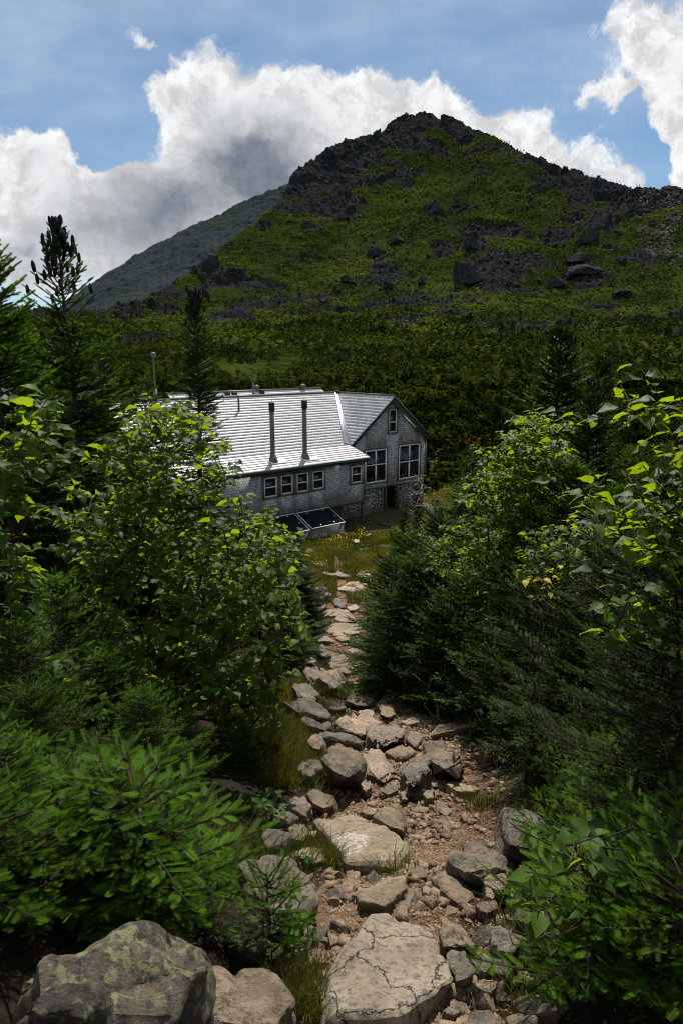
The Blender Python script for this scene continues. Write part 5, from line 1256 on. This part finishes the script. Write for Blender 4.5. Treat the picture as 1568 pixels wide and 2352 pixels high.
# ------------------------------------------------------------------ mass vegetation
def scatter_polar(n, r0, r1, az=.58, seed=1):
    q = np.random.default_rng(seed); a = q.uniform(-az, az, n); r = np.sqrt(q.uniform(r0 * r0, r1 * r1, n)); return q, a, r
# krummholz belt
def tuft_tpl(n, seed, tall):
    q = np.random.default_rng(seed); h = q.random(n) ** .8; a = q.uniform(0, 6.28, n); w_ = (1 - h * .85) * .55 if tall else .55 * np.sqrt(1 - (h * .9) ** 2)
    c = np.stack([np.cos(a) * w_ * q.uniform(.5, 1, n), np.sin(a) * w_ * q.uniform(.5, 1, n), h * .92 + .02], 1)
    o = np.stack([np.cos(a), np.sin(a), q.uniform(.1, .9, n)], 1) + q.normal(0, .3, (n, 3)); o = norm(o)
    s = norm(np.cross(o, q.normal(size=(n, 3)))); L = q.uniform(.14, .30, n)[:, None]; wd = L * .42
    V = np.stack([c - s * wd, c + s * wd, c + o * L], 1).reshape(-1, 3); return V, np.arange(3 * n).reshape(-1, 3)
q, a, r = scatter_polar(60000, 42, 390, seed=4); X_ = r * np.sin(a); Y_ = r * np.cos(a)
u_ = (X_ - HE[0]) * U[0] + (Y_ - HE[1]) * U[1]; v_ = (X_ - HE[0]) * W[0] + (Y_ - HE[1]) * W[1]
keep = ~((v_ < 19) & (u_ < 9)) & ~((u_ > -2) & (u_ < 13) & (v_ < 4)) & (q.random(len(r)) < sstep(320, 165, r + 150 * fbm(X_ * .022, Y_ * .022, 4, 5))) 
keep &= (r > 46) & ((fbm(X_ * .05, Y_ * .05, 3, 15) > -.42) | (r < 120))
a, r, X_, Y_ = a[keep], r[keep], X_[keep], Y_[keep]; zz = np.where(r > 76, hill_at(a, r)[0], ground(X_, Y_)); n = len(r)
hh = (.8 + 1.0 * q.random(n) ** 1.5) * (1 + .5 * fbm(X_ * .05, Y_ * .05, 3, 8)); hh *= np.interp(r, [50, 90, 200, 260, 390], [1.1, 1.0, .7, .5, .4])
def mass(name, T, TF, O, hs, wide, m, label, tintv, cat, kindv='stuff'):
    n = len(O); an = nr.uniform(0, 6.28, n); X = np.stack([np.cos(an), np.sin(an), 0 * an], 1); Yv = np.stack([-np.sin(an), np.cos(an), 0 * an], 1); Zv = np.tile([0, 0, 1.], (n, 1)) + nr.normal(0, .06, (n, 3))
    V, Fc = instance(T, TF, O, X * wide[:, None], Yv * wide[:, None], Zv, hs)
    return link(name, mk(name, V, Fc, m, False, {'tint': np.clip(np.repeat(tintv, len(T)) + np.repeat(nr.normal(0, .22, n * (len(T) // 3)), 3), 0, 1)}), kind=kindv, label=label)
tv = .25 + 1.1 * fbm(X_ * .08, Y_ * .08, 4, 19) + q.normal(0, .28, n)
near = r < 130
sp_ = q.random(n) < .14; wide_ = np.where(sp_, .55, 1.0) * q.uniform(.85, 1.6, n); hh = hh * np.where(sp_, 1.5, 1.0); tv = tv - .25 * sp_
T1 = tuft_tpl(110, 1, True); T2 = tuft_tpl(46, 2, True)
O_ = np.stack([X_, Y_, zz - .1], 1)
mass('krummholz', *T1, O_[near], hh[near], wide_[near], M_scrub, 'dense dwarf fir scrub behind the hut', tv[near], 'scrub')
mass('krummholz', *T2, O_[~near], hh[~near], wide_[~near], M_scrub, 'belt of dwarf fir scrub at the foot of the mountain', tv[~near], 'scrub')
# heath and low bushes on the slope
q, a, r = scatter_polar(140000, 140, 560, seed=9); z_, m_, t_ = hill_at(a, r); X_ = r * np.sin(a); Y_ = r * np.cos(a)
E_, RC_ = crest(a)
keep = (r < RC_ * 1.02) & (m_ < .45) & (q.random(len(r)) < .75) & (fbm(X_ * .09, Y_ * .09, 3, 44) + q.normal(0, .12, len(r)) > -.12)
X_, Y_, z_, r = X_[keep], Y_[keep], z_[keep], r[keep]; n = len(r)
T3 = tuft_tpl(12, 3, False); T3 = (T3[0] * np.array([1.6, 1.6, 1.0]), T3[1])
mass('heath', *T3, np.stack([X_, Y_, z_ - .2], 1), .5 + 1.3 * q.random(n) ** 2.5, nr.uniform(1., 2.2, n), M_heath, 'low heath and dwarf shrubs on the mountainside', .4 + 1.2 * fbm(X_ * .04, Y_ * .04, 3, 23) + q.normal(0, .25, n), 'heath')
# scree and boulders
q, a, r = scatter_polar(70000, 200, 620, seed=12); z_, m_, t_ = hill_at(a, r); X_ = r * np.sin(a); Y_ = r * np.cos(a); E_, RC_ = crest(a)
band = fbm(X_ * .045, Y_ * .045, 4, 52)
pr_ = .30 * sstep(.05, .35, t_) + .8 * sstep(.0, .22, band) * sstep(.06, .25, t_) + .8 * m_
keep = (r < RC_ * 1.01) & (q.random(len(r)) < pr_ * .75); X_, Y_, z_, m_, t_, r = [v[keep] for v in (X_, Y_, z_, m_, t_, r)]; n = len(r)
S = .5 * np.exp(q.exponential(.38, n)); S = np.minimum(S, 2.8); order = np.argsort(-S * 1000 / r); big = order[:190]; rest = order[190:]; BIG = [(X_[i], Y_[i], z_[i] + .15 * S[i], S[i]) for i in big]
rubble('scree', np.stack([X_, Y_, z_ + .12 * S], 1)[rest], S[rest], M_scree, 'broken rock and scree strewn over the mountainside', .65, .28)
# pale scree chute under the saddle
ax0, ax1 = [math.atan2(ray(x, 520)[0], ray(x, 520)[1]) for x in (1462, 1600)]
n = 4200; a = np.random.default_rng(5).uniform(ax0, ax1, n); r = np.random.default_rng(6).uniform(330, 470, n); f = (r - 330) / 140
kp = (np.abs((a - ax0) / (ax1 - ax0) - (.55 - .25 * f)) < .16 + .35 * (1 - np.abs(f - .35))) & (fbm(a * 120, r * .06, 3, 3) > -.14); a, r = a[kp], r[kp]
z_, m_, t_ = hill_at(a, r); rubble('pale_scree', np.stack([r * np.sin(a), r * np.cos(a), z_ + .1], 1), .5 + 1.1 * nr.random(len(r)) ** 2, M_palescree, 'pale fan of loose scree below the saddle on the right', .6, .25)
# scree of the far ridge
bs = []
for k in range(7):
    pts = []
    for _ in range(11):
        v = np.array([g.gauss(0, 1), g.gauss(0, 1), g.gauss(0, 1)]); v /= np.linalg.norm(v); pts.append(tuple(v * np.array([1, g.uniform(.6, .9), g.uniform(.45, .75)]) * .5))
    bs.append(rock_mesh('boulder', pts, M_boulder, g, .05, .05, 1, False))
for i, (bx_, by_, bz_, s_) in enumerate(BIG):
    o = link('boulder', bs[i % 7], None, (bx_, by_, bz_), label='grey boulder strewn on the green mountainside', cat='boulder', group='boulders strewn over the mountainside')
    s = s_ * 1.1; o.scale = (s, s, s); o.rotation_euler = (g.uniform(-.3, .3), g.uniform(-.3, .3), g.uniform(0, 6.3))
# boulders big enough to single out: (centre pixel, width, height in pixels)
def at_hill(px, py):
    d = ray(px, py); az = math.atan2(d[0], d[1]); te = d[2] / math.hypot(d[0], d[1]); rr = np.linspace(80, 560, 1500); zz = hill_at(np.full(1500, az), rr)[0]
    k = np.argmax(zz / rr >= te); r_ = rr[k]; return np.array([r_ * math.sin(az), r_ * math.cos(az), zz[k]]), r_
for i, (px, py, w_, h_, lb) in enumerate(((1072, 626, 72, 42, 'largest dark wedge-shaped boulder in the middle of the slope'), (910, 550, 50, 22, 'dark boulder above the left end of the green slope'), (486, 606, 44, 36, 'dark pointed crag block on the left shoulder of the mountain'),
        (1275, 648, 46, 30, 'dark boulder right of the wedge-shaped one'), (1430, 672, 50, 24, 'low dark boulder at the right near the scrub'), (888, 655, 34, 26, 'squat dark boulder left of the wedge-shaped one'), (968, 645, 20, 20, 'small upright block next to the wedge-shaped boulder'),
        (1345, 620, 90, 26, 'long dark outcrop at the right of the slope'), (1345, 545, 60, 34, 'sharp ridge-backed outcrop high on the right'), (1330, 590, 80, 24, 'flat dark outcrop below the ridge-backed one'), (860, 575, 50, 26, 'pale-topped boulder in the upper slope'),
        (1080, 558, 46, 30, 'pair of dark blocks above the wedge-shaped boulder'), (750, 690, 38, 16, 'flat dark slab low on the slope'), (800, 640, 40, 20, 'greyish boulder on the lower left slope'), (700, 585, 26, 14, 'small dark boulder on the left slope'), (565, 640, 30, 12, 'flat boulder on the left shoulder'))):
    p, r_ = at_hill(px, py + h_ * .45); k = r_ / FPX; rg_ = random.Random(60 + i); wx, hz = w_ * k * .9, h_ * k * .85; pts = []
    if i == 0: pts = [(-.5, -.3, -.2), (-.48, -.35, .95), (-.42, .3, .95), (-.1, -.4, .85), (.5, -.3, .05), (.5, .3, .1), (.5, 0, -.2), (-.5, .3, -.2), (.1, -.45, -.2), (.2, .3, .6)]
    else:
        for _ in range(12): pts.append((rg_.uniform(-.5, .5), rg_.uniform(-.4, .4), rg_.uniform(-.2, 1.0) * (1 - .5 * rg_.random())))
        pts += [(-.5, 0, -.1), (.5, .1, -.1), (rg_.uniform(-.2, .2), 0, 1.0)]
    me = rock_mesh('boulder', [(a_ * wx, b_ * wx * .8, c_ * hz * 1.05) for a_, b_, c_ in pts], M_boulder, rg_, .04, .03, 2, False)
    link('boulder', me, None, (p[0], p[1], p[2]), label=lb, cat='boulder')

# meadow grass, flowers, tufts along the path
def blades(name, x, y, h, wd, label, tint, spread=.35):
    n = len(x); z = ground(x, y); a = nr.uniform(0, 6.28, n); ln = nr.normal(0, spread, (n, 2)) * h[:, None]
    B0 = np.stack([x - np.cos(a) * wd, y - np.sin(a) * wd, z - .01], 1); B1 = np.stack([x + np.cos(a) * wd, y + np.sin(a) * wd, z - .01], 1)
    M1 = np.stack([x + ln[:, 0] * .4, y + ln[:, 1] * .4, z + h * .6], 1); Tp = np.stack([x + ln[:, 0], y + ln[:, 1], z + h], 1); c = np.stack([np.cos(a), np.sin(a), 0 * a], 1) * (wd * .8 if np.ndim(wd) == 0 else (wd * .8)[:, None])
    V = np.stack([B0, B1, M1 + c, M1 - c, Tp], 1).reshape(-1, 3); b = np.arange(n)[:, None] * 5
    return link(name, mk(name, V, [b + np.array([[0, 1, 2, 3]]), b + np.array([[3, 2, 4]])], M_grass, False, {'tint': np.repeat(np.clip(tint, 0, 1), 5)}), kind='stuff', label=label)
n = 110000; y = nr.uniform(20.5, 36.5, n); x = nr.uniform(-5.5, 4.5, n); fn = fbm(x * .9, y * .9, 4, 101)
kp = (np.abs(x - np.interp(y, TY, TX)) > .35 * np.interp(y, TY, THW) * sstep(31, 27, y)) & (fn > -.42); x, y, fn = x[kp], y[kp], fn[kp]
blades('meadow_grass', x, y, (.07 + .13 * nr.random(len(x)) + .18 * np.clip(fn, 0, 1)), .010 + 0 * x, 'short meadow grass between the path and the hut', .35 + fn * 1.2 + nr.normal(0, .25, len(x)), .5)
tx = []; ty = []
for cx, cy, w_, k in ((650, 1690, 60, 26), (690, 1760, 50, 16), (640, 1790, 40, 10), (720, 1590, 30, 7), (765, 1580, 30, 5), (655, 1600, 50, 8), (870, 1515, 40, 8), (1130, 1600, 60, 14), (1070, 1590, 60, 10), (730, 1960, 14, 4), (755, 1985, 14, 3), (690, 2260, 18, 5), (700, 2320, 20, 6), (520, 2020, 40, 6), (1105, 1850, 10, 2), (600, 1980, 18, 3), (885, 2005, 12, 2), (800, 1290, 60, 10), (880, 1300, 40, 14)):
    for _ in range(k):
        p = at(cx + g.gauss(0, w_ * .5), cy + g.gauss(0, w_ * .35)); m_ = 110; s_ = .035 + .004 * p[1]; tx.append(p[0] + nr.normal(0, s_, m_)); ty.append(p[1] + nr.normal(0, s_, m_))
x = np.concatenate(tx); y = np.concatenate(ty)
blades('path_grass', x, y, (.035 + .07 * nr.random(len(x))) * (1 + .09 * y), .0012 + .0003 * y, 'fine grass growing in tufts between the stones', .4 + nr.normal(0, .3, len(x)), .6)
n = 70000; x = nr.uniform(3, 17, n); y = nr.uniform(34, 60, n); fn = fbm(x * .6, y * .6, 4, 131)
u_ = (x - HE[0]) * U[0] + (y - HE[1]) * U[1]; v_ = (x - HE[0]) * W[0] + (y - HE[1]) * W[1]
kp = ((u_ > 7.1) | (v_ < -.5)) & (fn > -.12); x, y, fn = x[kp], y[kp], fn[kp]
blades('rough_grass', x, y, .12 + .3 * nr.random(len(x)) ** 2, .014 + 0 * x, 'rough brownish grass on the slope right of the hut', .45 + fn + nr.normal(0, .25, len(x)), .5)
# forest-floor litter: low moss and seedlings under the trees
n = 60000; y = np.exp(nr.uniform(np.log(1.6), np.log(24), n)); x = nr.uniform(-1, 1, n) * (.75 * y + 1); d_ = np.abs(x - np.interp(y, TY, TX)) - np.interp(y, TY, THW)
kp = (d_ > .12) & (fbm(x * 1.3, y * 1.3, 3, 70) > -.05); x, y = x[kp], y[kp]
blades('undergrowth', x, y, .04 + .08 * nr.random(len(x)), .002 + .0006 * y, 'sparse grass and moss on the dark ground under the firs', .0 + nr.normal(0, .25, len(x)), .9)
# yellow flowers in front of the boxes
fx = []; fy = []; fh = []
for cx, cy, w_, hgt_, k in ((735, 1232, 22, .35, 160), (700, 1240, 16, .28, 60), (778, 1236, 14, .25, 40), (828, 1230, 10, .4, 50), (770, 1262, 60, .1, 70), (720, 1290, 40, .1, 50), (760, 1245, 30, .15, 60)):
    for _ in range(k):
        p = at(cx + g.gauss(0, w_ * .6), cy + g.gauss(0, 6)); fx.append(p[0]); fy.append(p[1]); fh.append(hgt_ * g.uniform(.5, 1.1))
fx, fy, fh = np.array(fx), np.array(fy), np.array(fh); O_ = np.stack([fx, fy, ground(fx, fy) + fh], 1); n = len(fx)
an = np.arange(6) * math.pi / 3; T_ = np.vstack([np.stack([np.cos(an), np.sin(an), .25 + 0 * an], 1), [[0, 0, 0]]]); TF_ = np.array([[6, i, (i + 1) % 6] for i in range(6)])
Zv = norm(nr.normal(0, .4, (n, 3)) + [0, -.5, 1]); Xv = norm(np.cross(Zv, [0, 1., .1])); V, Fc = instance(T_, TF_, O_, Xv, np.cross(Zv, Xv), Zv, .022 * nr.uniform(.7, 1.3, n))
link('meadow_flowers', mk('meadow_flowers', V, Fc, M_flower), kind='stuff', label='small yellow flowers in the meadow by the black covered boxes')
blades('flower_stems', np.repeat(fx, 3) + nr.normal(0, .02, n * 3), np.repeat(fy, 3) + nr.normal(0, .02, n * 3), np.repeat(fh, 3) * .98, .006, 'green stems under the yellow flowers', .5 + nr.normal(0, .2, n * 3), .2)

# ------------------------------------------------------------------ far walkers, a few pixels tall
def walker(loc, ht, rz, jacket, label, stride=.28):
    k = ht / 1.75
    J = {'pel': (0, 0, .95), 'che': (0, .02, 1.35), 'nec': (0, .02, 1.5), 'hed': (0, .03, 1.66), 'lk': (-.1, stride * .5, .52), 'lf': (-.1, stride * .3, .06), 'rk': (.1, -.02, .5), 'rf': (.1, -stride, .08), 'lh': (-.1, 0, .93), 'rh': (.1, 0, .93),
         'ls': (-.19, .02, 1.42), 'le': (-.26, -.05, 1.16), 'lw': (-.24, .1, .95), 'rs': (.19, .02, 1.42), 're': (.26, .05, 1.16), 'rw': (.24, .2, .98), 'lt': (-.1, stride * .3 + .16, .03), 'rt': (.1, -stride + .16, .05)}
    R0 = {'pel': .15, 'che': .17, 'nec': .06, 'hed': .11, 'lk': .07, 'lf': .045, 'rk': .07, 'rf': .045, 'lh': .1, 'rh': .1, 'ls': .07, 'le': .05, 'lw': .035, 'rs': .07, 're': .05, 'rw': .035, 'lt': .04, 'rt': .04}
    E_ = [('pel', 'che'), ('che', 'nec'), ('nec', 'hed'), ('pel', 'lh'), ('lh', 'lk'), ('lk', 'lf'), ('lf', 'lt'), ('pel', 'rh'), ('rh', 'rk'), ('rk', 'rf'), ('rf', 'rt'), ('che', 'ls'), ('ls', 'le'), ('le', 'lw'), ('che', 'rs'), ('rs', 're'), ('re', 'rw')]
    ks = list(J); me = bpy.data.meshes.new('person'); me.from_pydata([tuple(c * k for c in J[q]) for q in ks], [(ks.index(a), ks.index(b)) for a, b in E_], []); me.materials.append(jacket)
    o = link('person', me, None, loc, rz, label, 'person'); md = o.modifiers.new('skin', 'SKIN')
    for i, q in enumerate(ks): me.skin_vertices[0].data[i].radius = (R0[q] * k, R0[q] * k)
    me.skin_vertices[0].data[0].use_root = True; o.modifiers.new('sub', 'SUBSURF').levels = 1
for px, py, ht, c, lb in ((1461, 430, 1.9, M_cloth, 'tiny walker in dark clothes on the skyline of the saddle'), (1467, 431, 1.7, M_cloth, 'second walker in dark clothes, right behind the first on the saddle'), (1178, 655, 1.7, M_cloth_red, 'tiny walker in a red jacket among the boulders of the slope')):
    p, r_ = at_hill(px, py); walker(tuple(p), ht, 1.2, c, lb)
